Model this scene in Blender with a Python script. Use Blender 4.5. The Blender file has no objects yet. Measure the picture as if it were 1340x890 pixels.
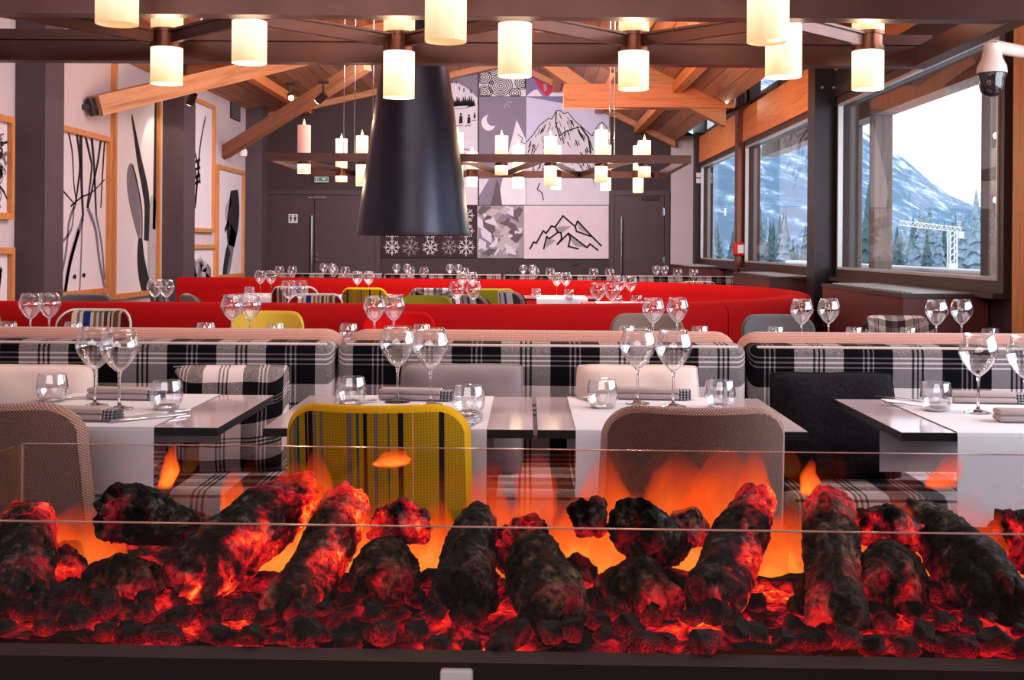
import bpy, bmesh, math, random
from mathutils import Vector, Matrix, noise
C = bpy.context.scene
COL = C.collection
PI = math.pi

# ------------------------------------------------------------------ camera, sky, lights, exposure
F = 1500.0                     # focal length in pixels of the 1340 wide frame
VPX, VPY, EYE, ROLL = 690.0, 322.0, 1.22, 0.007
cam_d = bpy.data.cameras.new('camera'); cam = bpy.data.objects.new('camera', cam_d); COL.objects.link(cam)
cam_d.sensor_width = 36.0; cam_d.sensor_fit = 'HORIZONTAL'; cam_d.lens = 36.0 * F / 1340.0
cam_d.shift_x = -(VPX - 670.0) / 1340.0; cam_d.shift_y = -(445.0 - VPY) / 1340.0
cam_d.clip_start = 0.05; cam_d.clip_end = 6000
cam.matrix_world = Matrix.Translation((0, 0, EYE)) @ Matrix.Rotation(PI/2, 4, 'X') @ Matrix.Rotation(ROLL, 4, 'Z')
C.camera = cam
w = bpy.data.worlds.new('sky'); C.world = w; w.use_nodes = True
w.node_tree.nodes['Background'].inputs[0].default_value = (0.84, 0.92, 1.0, 1)
w.node_tree.nodes['Background'].inputs[1].default_value = 2.1
C.view_settings.view_transform = 'Standard'; C.view_settings.look = 'None'
C.view_settings.gamma = 1.0; C.view_settings.use_curve_mapping = False
C.view_settings.exposure = 0.0
C.cycles.max_bounces = 10; C.cycles.diffuse_bounces = 3; C.cycles.glossy_bounces = 4
C.cycles.transmission_bounces = 8; C.cycles.transparent_max_bounces = 24
C.cycles.caustics_reflective = False; C.cycles.caustics_refractive = False
C.cycles.use_denoising = True; C.cycles.sample_clamp_indirect = 4.0

def area(name, loc, target, sx, sy, power, col, spec=0.6):
    d = bpy.data.lights.new(name, 'AREA'); d.shape = 'RECTANGLE'; d.size = sx; d.size_y = sy
    d.energy = power; d.color = col; d.specular_factor = spec
    o = bpy.data.objects.new(name, d); COL.objects.link(o); o.location = loc
    o.rotation_euler = (Vector(target) - Vector(loc)).to_track_quat('-Z', 'Y').to_euler()
    return o
area('added_side_daylight', (3.6, 3.4, 2.0), (-2.0, 5.8, 0.9), 4.0, 2.0, 200, (0.90, 0.95, 1.0))  # added area lamp for daylight through an unseen window
area('rear_fill', (-1.0, -3.0, 2.9), (-0.5, 8.0, 1.2), 6.0, 2.4, 150, (1.0, 0.92, 0.94), 0.15)  # added fill lamp behind the camera; no rear windows are built
area('roof_fill_front', (-0.6, 4.6, 3.45), (-0.6, 4.8, 0.0), 3.4, 2.4, 58, (1.0, 0.88, 0.87), 0.3)  # added fill under the roof to brighten the front tables
area('added_uplight_near', (-0.3, 3.9, 2.5), (-0.3, 4.2, 4.2), 3.2, 1.0, 30, (1.0, 0.66, 0.40))  # added uplight for the near ceiling, standing in for candle glow
area('added_uplight_far', (-0.6, 10.3, 2.45), (-0.6, 11.2, 4.2), 3.4, 1.8, 150, (1.0, 0.68, 0.42))  # added uplight that brightens the far ceiling on the candles' behalf
area('roof_fill_middle', (-0.6, 9.6, 3.5), (-1.2, 11.0, 0.0), 3.0, 2.4, 200, (1.0, 0.88, 0.88), 0.1)  # added fill above the sofa, without any fitting
area('roof_fill_rear', (-0.6, 14.2, 3.6), (-1.0, 18.0, 1.4), 3.4, 2.4, 330, (1.0, 0.90, 0.92))  # added fill that brightens the back wall

# ------------------------------------------------------------------ picture -> place helpers
cR, sR = math.cos(ROLL), math.sin(ROLL)
def _u(px, py):
    dx, dy = px - VPX, py - VPY
    return dx*cR + dy*sR, -dx*sR + dy*cR
def at(px, py, Y):
    a, b = _u(px, py); return Vector((a*Y/F, Y, EYE - b*Y/F))
def atx(px, py, X):
    a, b = _u(px, py); return at(px, py, X*F/a)
def xat(px, Y): return (px - VPX)*Y/F

# ------------------------------------------------------------------ object helpers
def lin(c):
    return tuple((v/255/12.92 if v/255 <= 0.04045 else ((v/255+0.055)/1.055)**2.4) for v in c) + (1.0,)
def link(o, parent=None):
    COL.objects.link(o)
    if parent is not None: o.parent = parent
    return o
def tag(o, label=None, cat=None, group=None, kind=None):
    if label: o['label'] = label
    if cat: o['category'] = cat
    if group: o['group'] = group
    if kind: o['kind'] = kind
    return o
def thing(name, label, cat, loc=(0,0,0), rz=0.0, group=None):
    o = bpy.data.objects.new(name, None); o.empty_display_size = 0.05; link(o)
    o.location = loc; o.rotation_euler = (0, 0, rz)
    return tag(o, label, cat, group)
def copy_tree(o, parent=None):
    c = o.copy(); link(c)
    if parent is not None: c.parent = parent
    for ch in [x for x in KIDS.get(o.name, [])]:
        k = copy_tree(ch, c); KIDS.setdefault(c.name, []).append(k)
    return c
KIDS = {}

class MB:
    def __init__(s): s.bm = bmesh.new(); s.mi = 0
    def _new(s, vs, fs):
        bv = [s.bm.verts.new(v) for v in vs]
        for f in fs:
            try:
                nf = s.bm.faces.new([bv[i] for i in f]); nf.material_index = s.mi
            except ValueError: pass
        return bv
    def box(s, c, d, M=None):
        x, y, z = (k/2 for k in d); c = Vector(c)
        vs = [Vector((a, b, e)) for a in (-x, x) for b in (-y, y) for e in (-z, z)]
        if M is not None: vs = [M @ v for v in vs]
        s._new([v + c for v in vs], [(0,1,3,2),(4,6,7,5),(0,4,5,1),(2,3,7,6),(0,2,6,4),(1,5,7,3)]); return s
    def b2(s, p, q):
        p, q = Vector(p), Vector(q); return s.box((p+q)/2, [abs(v) for v in (q-p)])
    def rbox(s, c, d, r, seg=3, M=None):
        t = bmesh.new(); bmesh.ops.create_cube(t, size=1.0)
        for v in t.verts: v.co = Vector((v.co.x*d[0], v.co.y*d[1], v.co.z*d[2]))
        bmesh.ops.bevel(t, geom=list(t.edges), offset=r, segments=seg, profile=0.5, affect='EDGES')
        t.verts.ensure_lookup_table(); t.verts.index_update()
        vs = [(M @ v.co if M is not None else v.co) + Vector(c) for v in t.verts]
        s._new(vs, [[v.index for v in f.verts] for f in t.faces]); t.free(); return s
    def tube(s, p, q, r0, r1=None, n=12, cap=True):
        p, q = Vector(p), Vector(q); r1 = r0 if r1 is None else r1
        d = (q-p).normalized(); a = d.orthogonal().normalized(); b = d.cross(a)
        vs = []
        for P, r in ((p, r0), (q, r1)):
            for k in range(n):
                t = 2*PI*k/n; vs.append(P + a*r*math.cos(t) + b*r*math.sin(t))
        fs = [(k, (k+1) % n, n+(k+1) % n, n+k) for k in range(n)]
        if cap: fs += [tuple(range(n-1, -1, -1)), tuple(range(n, 2*n))]
        s._new(vs, fs); return s
    def bar(s, p, q, wd, ht):
        p, q = Vector(p), Vector(q); d = (q-p); L = d.length; d.normalize()
        up = Vector((0,0,1)) if abs(d.z) < 0.95 else Vector((0,1,0))
        x = d.cross(up).normalized(); z = x.cross(d)
        M = Matrix((x, d, z)).transposed()
        return s.box((p+q)/2, (wd, L, ht), M)
    def lathe(s, prof, c=(0,0,0), n=24):
        c = Vector(c); vs = []; m = len(prof)
        for k in range(n):
            t = 2*PI*k/n
            for r, z in prof: vs.append(c + Vector((r*math.cos(t), r*math.sin(t), z)))
        fs = []
        for k in range(n):
            k2 = (k+1) % n
            for i in range(m-1):
                fs.append((k*m+i, k2*m+i, k2*m+i+1, k*m+i+1))
        s._new(vs, fs); return s
    def prism(s, pts, off):
        pts = [Vector(p) for p in pts]; off = Vector(off); n = len(pts)
        fs = [tuple(range(n)), tuple(range(2*n-1, n-1, -1))] + [(k, n+k, n+(k+1) % n, (k+1) % n) for k in range(n)]
        s._new(pts + [p+off for p in pts], fs); return s
    def sweep(s, prof, path, closed=False):
        # prof: list of (side, height); path: list of (x, y) points, side is measured to the left of travel
        m = len(prof); vs = []
        P = [Vector((a, b, 0)) for a, b in path]
        for i, p in enumerate(P):
            d0 = (P[i]-P[i-1]) if i > 0 else (P[1]-P[0])
            d1 = (P[i+1]-P[i]) if i < len(P)-1 else (P[-1]-P[-2])
            d = (d0.normalized()+d1.normalized()).normalized(); nrm = Vector((-d.y, d.x, 0))
            for a, h in prof: vs.append(p + nrm*a + Vector((0,0,h)))
        fs = []
        for i in range(len(P)-1):
            for k in range(m):
                k2 = (k+1) % m
                fs.append((i*m+k, (i+1)*m+k, (i+1)*m+k2, i*m+k2))
        fs += [tuple(range(m)), tuple(range(len(P)*m-1, (len(P)-1)*m-1, -1))]
        s._new(vs, fs); return s
    def grid(s, fn, nu, nv, wrap=False):
        vs = [Vector(fn(i/(nu-1) if not wrap else i/nu, j/(nv-1))) for j in range(nv) for i in range(nu)]
        fs = []
        for j in range(nv-1):
            for i in range(nu if wrap else nu-1):
                i2 = (i+1) % nu
                fs.append((j*nu+i, j*nu+i2, (j+1)*nu+i2, (j+1)*nu+i))
        s._new(vs, fs); return s
    def build(s, name, mats, parent=None, smooth=None, weld=False):
        if weld: bmesh.ops.remove_doubles(s.bm, verts=s.bm.verts, dist=1e-5)
        bmesh.ops.recalc_face_normals(s.bm, faces=s.bm.faces)
        me = bpy.data.meshes.new(name); s.bm.to_mesh(me); s.bm.free()
        for m in (mats if isinstance(mats, (list, tuple)) else [mats]): me.materials.append(m)
        if smooth is not None:
            me.shade_smooth()
            if smooth < 180: me.set_sharp_from_angle(angle=math.radians(smooth))
        o = bpy.data.objects.new(name, me); link(o, parent)
        if parent is not None: KIDS.setdefault(parent.name, []).append(o)
        return o

# ------------------------------------------------------------------ materials
def M0(name):
    m = bpy.data.materials.new(name); m.use_nodes = True
    nt = m.node_tree; return m, nt, nt.nodes['Principled BSDF']
def nd(nt, typ, ins=None, **props):
    n = nt.nodes.new('ShaderNode' + typ)
    for k, v in props.items(): setattr(n, k, v)
    for k, v in (ins or {}).items():
        if isinstance(v, bpy.types.NodeSocket): nt.links.new(v, n.inputs[k])
        else: n.inputs[k].default_value = v
    return n
def mth(nt, op, a, b=0.0, c=None):
    ins = {0: a, 1: b}
    if c is not None: ins[2] = c
    return nd(nt, 'Math', ins, operation=op).outputs[0]
def ramp(nt, fac, stops, interp='LINEAR'):
    n = nd(nt, 'ValToRGB', {0: fac}); cr = n.color_ramp; cr.interpolation = interp
    while len(cr.elements) > 1: cr.elements.remove(cr.elements[-1])
    cr.elements[0].position, cr.elements[0].color = stops[0]
    for p, c in stops[1:]:
        e = cr.elements.new(p); e.color = c
    return n.outputs[0]
def objc(nt):
    o = nd(nt, 'TexCoord').outputs['Object']; x = nd(nt, 'SeparateXYZ', {0: o}); return o, x.outputs
def mixc(nt, f, a, b, mode='MIX'):
    n = nd(nt, 'Mix', data_type='RGBA', blend_type=mode)
    for k, v in ((0, f), (6, a), (7, b)):
        if isinstance(v, bpy.types.NodeSocket): nt.links.new(v, n.inputs[k])
        else: n.inputs[k].default_value = v
    return n.outputs[2]
def bump(nt, b, h, strength=0.3, dist=0.01):
    n = nd(nt, 'Bump', {'Height': h, 'Strength': strength, 'Distance': dist}); nt.links.new(n.outputs[0], b.inputs['Normal'])
def paint(name, c, rough=0.6, metal=0.0, var=0.08, scale=6.0, spec=0.4):
    m, nt, b = M0(name); o, _ = objc(nt)
    n = nd(nt, 'TexNoise', {'Vector': o, 'Scale': scale, 'Detail': 4.0}).outputs[0]
    l = lin(c); lo = tuple(v*(1-var) for v in l[:3])+(1,); hi = tuple(min(1, v*(1+var)) for v in l[:3])+(1,)
    nt.links.new(ramp(nt, n, [(0.3, lo), (0.7, hi)]), b.inputs['Base Color'])
    b.inputs['Roughness'].default_value = rough; b.inputs['Metallic'].default_value = metal
    b.inputs['Specular IOR Level'].default_value = spec
    return m
def fabric(name, c1, c2, scale=260.0, diag=True, rough=0.95):
    m, nt, b = M0(name); o, _ = objc(nt)
    rot = nd(nt, 'Mapping', {'Vector': o, 'Rotation': (0.0, PI/4 if diag else 0.0, 0.0)}).outputs[0]
    w1 = nd(nt, 'TexWave', {'Vector': rot, 'Scale': scale/6.0, 'Distortion': 1.5, 'Detail': 2.0}, bands_direction='X').outputs[1]
    w2 = nd(nt, 'TexWave', {'Vector': rot, 'Scale': scale/6.0, 'Distortion': 1.5, 'Detail': 2.0}, bands_direction='Z').outputs[1]
    n = nd(nt, 'TexNoise', {'Vector': o, 'Scale': scale, 'Detail': 3.0}).outputs[0]
    f = mth(nt, 'MULTIPLY_ADD', mth(nt, 'MULTIPLY', w1, w2), 0.65, mth(nt, 'MULTIPLY', n, 0.45))
    nt.links.new(ramp(nt, f, [(0.18, lin(c1)), (0.75, lin(c2))]), b.inputs['Base Color'])
    b.inputs['Roughness'].default_value = rough; b.inputs['Specular IOR Level'].default_value = 0.15
    b.inputs['Sheen Weight'].default_value = 0.25
    bump(nt, b, f, 0.5, 0.003)
    return m
def felt(name, c, var=0.18, scale=300.0, sheen=0.4):
    m, nt, b = M0(name); o, _ = objc(nt)
    n = nd(nt, 'TexNoise', {'Vector': o, 'Scale': scale, 'Detail': 5.0}).outputs[0]
    l = lin(c); lo = tuple(v*(1-var) for v in l[:3])+(1,); hi = tuple(min(1, v*(1+var)) for v in l[:3])+(1,)
    nt.links.new(ramp(nt, n, [(0.3, lo), (0.7, hi)]), b.inputs['Base Color'])
    b.inputs['Roughness'].default_value = 0.95; b.inputs['Specular IOR Level'].default_value = 0.1
    b.inputs['Sheen Weight'].default_value = sheen; b.inputs['Sheen Tint'].default_value = hi
    bump(nt, b, n, 0.3, 0.002)
    return m
def striped(name, base, stripes, x0, width, weave=900.0):
    # stripes: (start, end, colour) in 0..1 over the width, measured along the object's X
    m, nt, b = M0(name); o, s = objc(nt)
    f = mth(nt, 'DIVIDE', mth(nt, 'SUBTRACT', s[0], x0), width)
    st = [(0.0, lin(base))]
    for a, e, c in stripes:
        st.append((a, lin(c))); st.append((e, lin(base)))
    st = st[:32]
    col = ramp(nt, f, st, 'CONSTANT')
    n1 = mth(nt, 'SINE', mth(nt, 'MULTIPLY', s[2], weave)); n2 = mth(nt, 'SINE', mth(nt, 'MULTIPLY', s[0], weave))
    g = mth(nt, 'MULTIPLY_ADD', mth(nt, 'ADD', n1, n2), 0.13, 0.84)
    col = mixc(nt, 1.0, col, nd(nt, 'CombineColor', {0: g, 1: g, 2: g}).outputs[0], 'MULTIPLY')
    nt.links.new(col, b.inputs['Base Color'])
    b.inputs['Roughness'].default_value = 0.95; b.inputs['Specular IOR Level'].default_value = 0.15
    bump(nt, b, g, 0.3, 0.002)
    return m
def plaid(name, dark=(10,9,15), light=(230,214,220), per=0.343, offx=0.0, offv=0.735, weave=420.0, scale=1.0):
    m, nt, b = M0(name); o, s = objc(nt)
    def axis(val, off, thin):
        f = mth(nt, 'FRACT', mth(nt, 'DIVIDE', mth(nt, 'SUBTRACT', val, off), per))
        d, l = (0,0,0,1), (1,1,1,1)
        tl = (0.75,)*3+(1,); tdk = (0.08,)*3+(1,)
        st = [(0.0, d)]
        for q in (0.20, 0.25, 0.30): st += [(q-0.008, tl), (q+0.008, d)]
        st += [(0.5, l)]
        for q in (0.70, 0.75, 0.80): st += [(q-0.011, tdk), (q+0.011, l)]
        return ramp(nt, f, st, 'CONSTANT')
    W = axis(s[0], offx, 1); V = axis(mth(nt, 'SUBTRACT', s[2], s[1]), offv, 1)
    # twill: threads of the two directions alternate
    ck = nd(nt, 'TexNoise', {'Vector': o, 'Scale': weave, 'Detail': 2.0}).outputs[0]
    alt = mth(nt, 'SINE', mth(nt, 'MULTIPLY', mth(nt, 'ADD', mth(nt, 'ADD', s[0], s[2]), s[1]), 2*PI*260))
    f = mth(nt, 'MULTIPLY_ADD', alt, 0.22, mth(nt, 'MULTIPLY_ADD', mth(nt, 'SUBTRACT', ck, 0.5), 1.3, 0.5))
    f = nd(nt, 'Clamp', {0: f}).outputs[0]
    mix = mixc(nt, f, W, V)
    col = ramp(nt, mix, [(0.0, lin(dark)), (0.5, lin(tuple(.46*a+.54*c*.75 for a, c in zip(dark, light)))), (1.0, lin(light))])
    nt.links.new(col, b.inputs['Base Color'])
    b.inputs['Roughness'].default_value = 0.95; b.inputs['Specular IOR Level'].default_value = 0.1
    bump(nt, b, ck, 0.3, 0.002)
    return m
def wood(name, c1, c2, axis='Y', scale=3.0, rough=0.55, planks=0.0, paxis='X'):
    m, nt, b = M0(name); o, s = objc(nt)
    st = {'X': (0.6, 9, 9), 'Y': (9, 0.6, 9), 'Z': (9, 9, 0.6)}[axis]
    mp = nd(nt, 'Mapping', {'Vector': o, 'Scale': tuple(v*scale/3 for v in st)}).outputs[0]
    n = nd(nt, 'TexNoise', {'Vector': mp, 'Scale': 2.6, 'Detail': 7.0, 'Roughness': 0.6, 'Distortion': 0.6}).outputs[0]
    col = ramp(nt, n, [(0.28, lin(c1)), (0.52, lin(c2)), (0.75, lin(tuple((a+b_)/2 for a, b_ in zip(c1, c2))))])
    if planks:
        k = {'X': 0, 'Y': 1, 'Z': 2}[paxis]
        q = mth(nt, 'DIVIDE', s[k], planks); fr = mth(nt, 'FRACT', q)
        gap = mth(nt, 'LESS_THAN', fr, 0.05)
        rnd = nd(nt, 'TexWhiteNoise', {'W': mth(nt, 'FLOOR', q)}, noise_dimensions='1D').outputs[0]
        g = mth(nt, 'MULTIPLY_ADD', rnd, 0.4, 0.75)
        col = mixc(nt, 1.0, col, nd(nt, 'CombineColor', {0: g, 1: g, 2: g}).outputs[0], 'MULTIPLY')
        col = mixc(nt, gap, col, lin(tuple(v*0.35 for v in c1)))
    nt.links.new(col, b.inputs['Base Color']); b.inputs['Roughness'].default_value = rough
    bump(nt, b, n, 0.15, 0.01)
    return m
def thin_glass(name, edge=0.85, tint=(1,1,1), base=0.05, power=3.0, rough=0.0):
    m, nt, b = M0(name); nt.nodes.remove(b); out = nt.nodes['Material Output']
    lw = nd(nt, 'LayerWeight', {'Blend': 0.5}).outputs['Facing']
    f = mth(nt, 'MULTIPLY_ADD', mth(nt, 'POWER', lw, power), edge, base)
    f = nd(nt, 'Clamp', {0: f, 2: 0.97}).outputs[0]
    t = nd(nt, 'BsdfTransparent', {0: tuple(tint)+(1,)}); g = nd(nt, 'BsdfGlossy', {0: (1,1,1,1), 'Roughness': rough})
    mx = nd(nt, 'MixShader', {0: f, 1: t.outputs[0], 2: g.outputs[0]}); nt.links.new(mx.outputs[0], out.inputs[0])
    return m
def real_glass(name):
    m, nt, b = M0(name); b.inputs['Transmission Weight'].default_value = 1.0; b.inputs['Roughness'].default_value = 0.0
    b.inputs['IOR'].default_value = 1.5; b.inputs['Base Color'].default_value = (1,1,1,1); return m
def glow(name, c, strength, c2=None):
    m, nt, b = M0(name); b.inputs['Base Color'].default_value = lin(c)
    b.inputs['Emission Strength'].default_value = strength; b.inputs['Emission Color'].default_value = lin(c)
    b.inputs['Roughness'].default_value = 0.5
    return m

W_WALL = paint('mauve_plaster', (205,190,198), 0.8, var=0.03)
W_DARK = paint('dark_aubergine_paint', (62,46,52), 0.7, var=0.06)
W_DOOR = paint('dark_door_paint', (72,54,60), 0.5, var=0.05)
STEEL = paint('dark_steel', (44,36,40), 0.38, 0.3, 0.1)
STEEL_B = paint('brown_black_steel', (92,62,58), 0.33, 0.85, 0.12)
COPPER = paint('bronze_metal', (120,72,58), 0.3, 0.9, 0.1)
HOODM = paint('charcoal_hood_metal', (60,58,70), 0.33, 0.9, 0.1)
CHROME = paint('steel_polished', (200,198,204), 0.15, 1.0, 0.03)
WINF = paint('window_frame_brown', (62,42,42), 0.5, var=0.06)
ALU = paint('pale_window_bead', (190,188,190), 0.35, 0.4, 0.05)
CEILW = wood('ceiling_boards', (134,82,58), (184,120,88), 'Y', 2.0, 0.6, 0.16, 'X')
BEAMW = wood('beam_wood_x', (150,92,62), (196,132,92), 'X', 3.0)
BEAMY = wood('glulam_wood_y', (186,98,46), (222,130,68), 'Y', 3.0)
STRUTW = wood('strut_wood', (150,98,68), (198,142,104), 'X', 2.0)
FRAMEW = wood('oak_frame', (176,104,52), (214,142,84), 'Z', 3.0, 0.5)
FLOORM = wood('floor_boards', (58,44,42), (88,68,62), 'Y', 3.0, 0.5, 0.2, 'X')
PAPER = paint('white_paper', (222,214,224), 0.9, var=0.02)
INK = paint('black_ink', (34,30,38), 0.9, var=0.2)
GREYINK = paint('grey_ink', (120,114,124), 0.9, var=0.15)
MIDINK = paint('pale_grey_ink', (172,164,174), 0.9, var=0.1)
WHITE = paint('white_paint', (225,220,224), 0.6, var=0.03)
RED = felt('red_felt', (170,17,19), .2, 300, .6)
REDCH = felt('red_chair_felt', (196,16,16))
PINKT = fabric('tan_pink_tweed', (150,98,88), (222,172,160), 420, False)
PLAID = plaid('black_white_plaid')
PLAIDS = plaid('small_plaid', (16,14,20), (220,200,206), 0.17, 0.02, 0.0)
PLAIDB = plaid('brown_plaid', (44,34,36), (206,180,172), 0.24, -0.06, 0.0)
BROWN = fabric('brown_tweed', (62,40,38), (158,116,104), 430)
BROWNL = fabric('light_brown_tweed', (112,76,68), (206,158,144), 380)
GREYT = fabric('grey_tweed', (52,48,54), (140,134,138), 300)
TAUPE = fabric('taupe_tweed', (80,62,58), (176,150,140), 240)
YEL = felt('mustard_felt', (214,160,20), 0.1)
YELP = felt('yellow_felt', (214,178,66), 0.1)
LIME = felt('lime_felt', (150,146,40), 0.12)
WPIPE = paint('white_piping', (226,216,214), 0.6, var=0.03)
k_, g_, t_ = (28,20,24), (116,104,96), (14,84,78)
YSTR = striped('mustard_stripes', (176,132,18), [
    (0.03,0.045,g_),(0.065,0.082,g_),(0.085,0.10,t_),(0.135,0.15,k_),(0.155,0.18,k_),(0.185,0.20,g_),(0.22,0.24,g_),
    (0.37,0.395,g_),(0.42,0.43,t_),(0.455,0.475,k_),(0.51,0.53,g_),(0.58,0.587,t_),(0.63,0.66,k_),(0.70,0.71,(224,150,90)),
    (0.835,0.86,k_)], -0.225, 0.45)
MULTI = striped('folk_stripes', (214,190,168), [
    (0.0,0.16,(116,20,28)),(0.20,0.28,(120,84,72)),(0.31,0.33,k_),(0.37,0.42,(82,54,46)),(0.45,0.49,g_),(0.52,0.56,(140,100,84)),
    (0.60,0.69,(24,48,116)),(0.73,0.76,g_),(0.82,0.98,(122,20,26))], -0.225, 0.45)
BLUEST = striped('blue_white_stripes', (206,208,222), [
    (0.0,0.1,(52,40,48)),(0.18,0.22,(150,30,40)),(0.3,0.36,(70,80,110)),(0.5,0.54,(60,72,120)),(0.66,0.72,(70,80,110)),(0.85,1.0,(60,56,70))], -0.225, 0.45)
LINEN = felt('white_linen', (226,222,232), 0.04, 500, 0.1)
NAPK = felt('taupe_napkin_linen', (176,158,158), 0.08, 500, 0.1)
HEM = striped('napkin_hem', (92,88,96), [(0.1,0.2,(190,184,190)),(0.3,0.4,(190,184,190)),(0.5,0.6,(190,184,190)),(0.7,0.8,(190,184,190))], 0.083, 0.05)
TABLET = paint('table_laminate', (200,180,190), 0.08, 0.0, 0.04, spec=0.6)
TABLEE = paint('table_edge_black', (26,22,24), 0.35, 0.0, 0.05)
GL_BOWL = thin_glass('goblet_glass', 0.80, (0.97,0.97,0.98), 0.07, 2.2)
GL_TUMB = thin_glass('tumbler_glass', 0.85, (0.95,0.95,0.96), 0.09, 1.9)
GL_SOLID = real_glass('clear_glass')
GL_WIN = thin_glass('window_glass', 0.40, (0.97,0.985,1.0), 0.04, 5.0)
GL_FIRE = thin_glass('fire_glass', 0.6, (0.97,0.96,0.96), 0.03, 4.0)
GL_EDGE = paint('glass_edge', (196,150,140), 0.15, 0.3, 0.2)

# ------------------------------------------------------------------ the room
XL, XR, YF = -4.41, 2.72, 18.9
RX, RZ = -0.3, 4.27            # ridge
ZL, ZR = 3.32, 2.95            # ceiling height over the two side walls
def roof_z(x): return RZ - (RX-x)*(RZ-ZL)/(RX-XL) if x < RX else RZ - (x-RX)*(RZ-ZR)/(2.4-RX)
def struct(o): o['kind'] = 'structure'; return o
struct(MB().b2((XL-0.4, -4.0, -0.1), (XR+0.2, YF+0.2, 0)).build('floor', FLOORM))
struct(MB().b2((XL-0.15, -4.0, 0), (XL, YF+0.2, ZL+0.02)).build('wall_left', W_WALL))
struct(MB().prism([(XL-0.2, -4.2, 0), (XR+0.2, -4.2, 0), (XR+0.2, -4.2, 3.0), (RX, -4.2, RZ+0.1), (XL-0.2, -4.2, 3.4)], (0, 0.2, 0)).build('wall_front_unseen', W_DARK))  # unseen wall, added in dark paint to cut reflections in the glass
b = MB().prism([(XL-0.2, YF, 0), (XR+0.2, YF, 0), (XR+0.2, YF, 3.0), (RX, YF, RZ+0.1), (XL-0.2, YF, 3.4)], (0, 0.2, 0))
struct(b.build('wall_back', W_DARK))
b = MB().b2((xat(877, 18.9), 18.84, 0), (XR, 18.9, 3.05)); struct(b.build('wall_back_pier', W_WALL))
# ceiling, two boarded slopes
b = MB()
b.prism([(XL-0.2, -4.0, roof_z(XL)-0.04), (RX, -4.0, RZ), (RX, -4.0, RZ+0.1), (XL-0.2, -4.0, roof_z(XL)+0.1)], (0, YF+4.2, 0))
b.prism([(RX, -4.0, RZ), (2.4, -4.0, ZR), (2.4, -4.0, ZR+0.1), (RX, -4.0, RZ+0.1)], (0, YF+4.2, 0))
struct(b.build('ceiling', CEILW))
# raised strip of roof over the clerestory
struct(MB().b2((2.30, -1.0, ZR+0.05), (2.42, YF, 3.75)).b2((2.30, -1.0, 3.7), (3.0, YF, 3.8)).build('ceiling_upstand', CEILW))
# right wall
b = MB().b2((XR, -4.0, 0), (XR+0.15, YF, 0.97))
for y0, y1 in ((-4.0, 1.0), (5.95, 6.45), (9.95, 10.7), (14.15, 14.45), (17.75, 18.9)):
    b.b2((XR, y0, 0.97), (XR+0.15, y1, 3.75))
struct(b.build('wall_right', WINF))
def window(n, y0, y1):
    z0, z1, e = 0.97, 2.53, 0.07
    f = MB()
    for p, q in (((XR-.04, y0, z0), (XR+.1, y1, z0+e)), ((XR-.04, y0, z1-e), (XR+.1, y1, z1)),
                 ((XR-.04, y0, z0+e), (XR+.1, y0+e, z1-e)), ((XR-.04, y1-e, z0+e), (XR+.1, y1, z1-e))): f.b2(p, q)
    o = struct(f.build('window_%d' % n, WINF))
    g = MB(); e2 = e+0.02
    for p, q in (((XR-.05, y0+e, z0+e), (XR-.01, y1-e, z0+e2)), ((XR-.05, y0+e, z1-e2), (XR-.01, y1-e, z1-e)),
                 ((XR-.05, y0+e, z0+e2), (XR-.01, y0+e2, z1-e2)), ((XR-.05, y1-e2, z0+e2), (XR-.01, y1-e, z1-e2))): g.b2(p, q)
    g.build('glazing_bead', ALU, o)
    MB().b2((XR+.02, y0+e, z0+e), (XR+.026, y1-e, z1-e)).build('glass_pane', GL_WIN, o)
    MB().b2((XR-.10, y0, z0-.03), (XR+.02, y1, z0)).build('window_sill', WINF, o)
    c = MB()
    if n != 4:
        for zz in (2.95, 3.62): c.b2((XR, y0, zz), (XR+.06, y1, zz+.06))
        for yy in (y0, (y0+y1)/2, y1-.06): c.b2((XR, yy, 2.95), (XR+.06, yy+.06, 3.68))
        c.build('clerestory_frame', WINF, o)
        MB().b2((XR+.02, y0, 2.98), (XR+.026, y1, 3.65)).build('clerestory_pane', GL_WIN, o)
    return o
window(1, 14.45, 17.75); window(2, 10.7, 14.15); window(3, 6.45, 9.95)
b = MB(); 
for p, q in (((XR-.04, 1.0, .97), (XR+.1, 5.95, 1.04)), ((XR-.04, 1.0, 2.46), (XR+.1, 5.95, 2.53)), ((XR-.04, 3.4, 1.0), (XR+.1, 3.5, 2.5))): b.b2(p, q)
struct(b.build('window_4', WINF))  # unseen window opening, added to let light into the front
# glulam header over the far windows, dark header over the near one
struct(MB().b2((XR-.06, 10.2, 2.53), (XR+.1, 18.3, 2.93)).build('trim_header_beam', BEAMY))
struct(MB().b2((XR-.06, -1.0, 2.53), (XR+.1, 10.0, 2.76)).build('trim_dark_header', STEEL))
struct(MB().b2((XR-.05, -1.0, 2.76), (XR+.05, 10.0, 3.75)).build('trim_upper_boards', BEAMY))
COLP = paint('column_paint', (84,70,78), .5, .1, .06)
def column(label, x0, x1, y0, y1, z1, mat=COLP, bolts=None):
    o = MB().b2((x0, y0, 0), (x1, y1, z1)).build('column', mat)
    o['kind'] = 'structure'
    if bolts:
        m = MB()
        for (bx, bz) in bolts: m.tube((bx, y0-.012, bz), (bx, y0, bz), .013, n=8)
        m.build('bolt', CHROME, o)
    return o
column('', 2.50, XR, 10.0, 10.25, 3.0, STEEL, [(2.56, 2.62), (2.66, 2.62)])
column('', 2.60, XR, 14.2, 14.4, 3.3, COPPER)
column('', 2.60, XR, 17.8, 18.0, 3.0, STEEL)
for y0, y1 in ((9.85, 10.25), (13.83, 14.3), (17.9, 18.3)): column('', XL, -4.15, y0, y1, roof_z(-4.15)+0.02)
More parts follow.
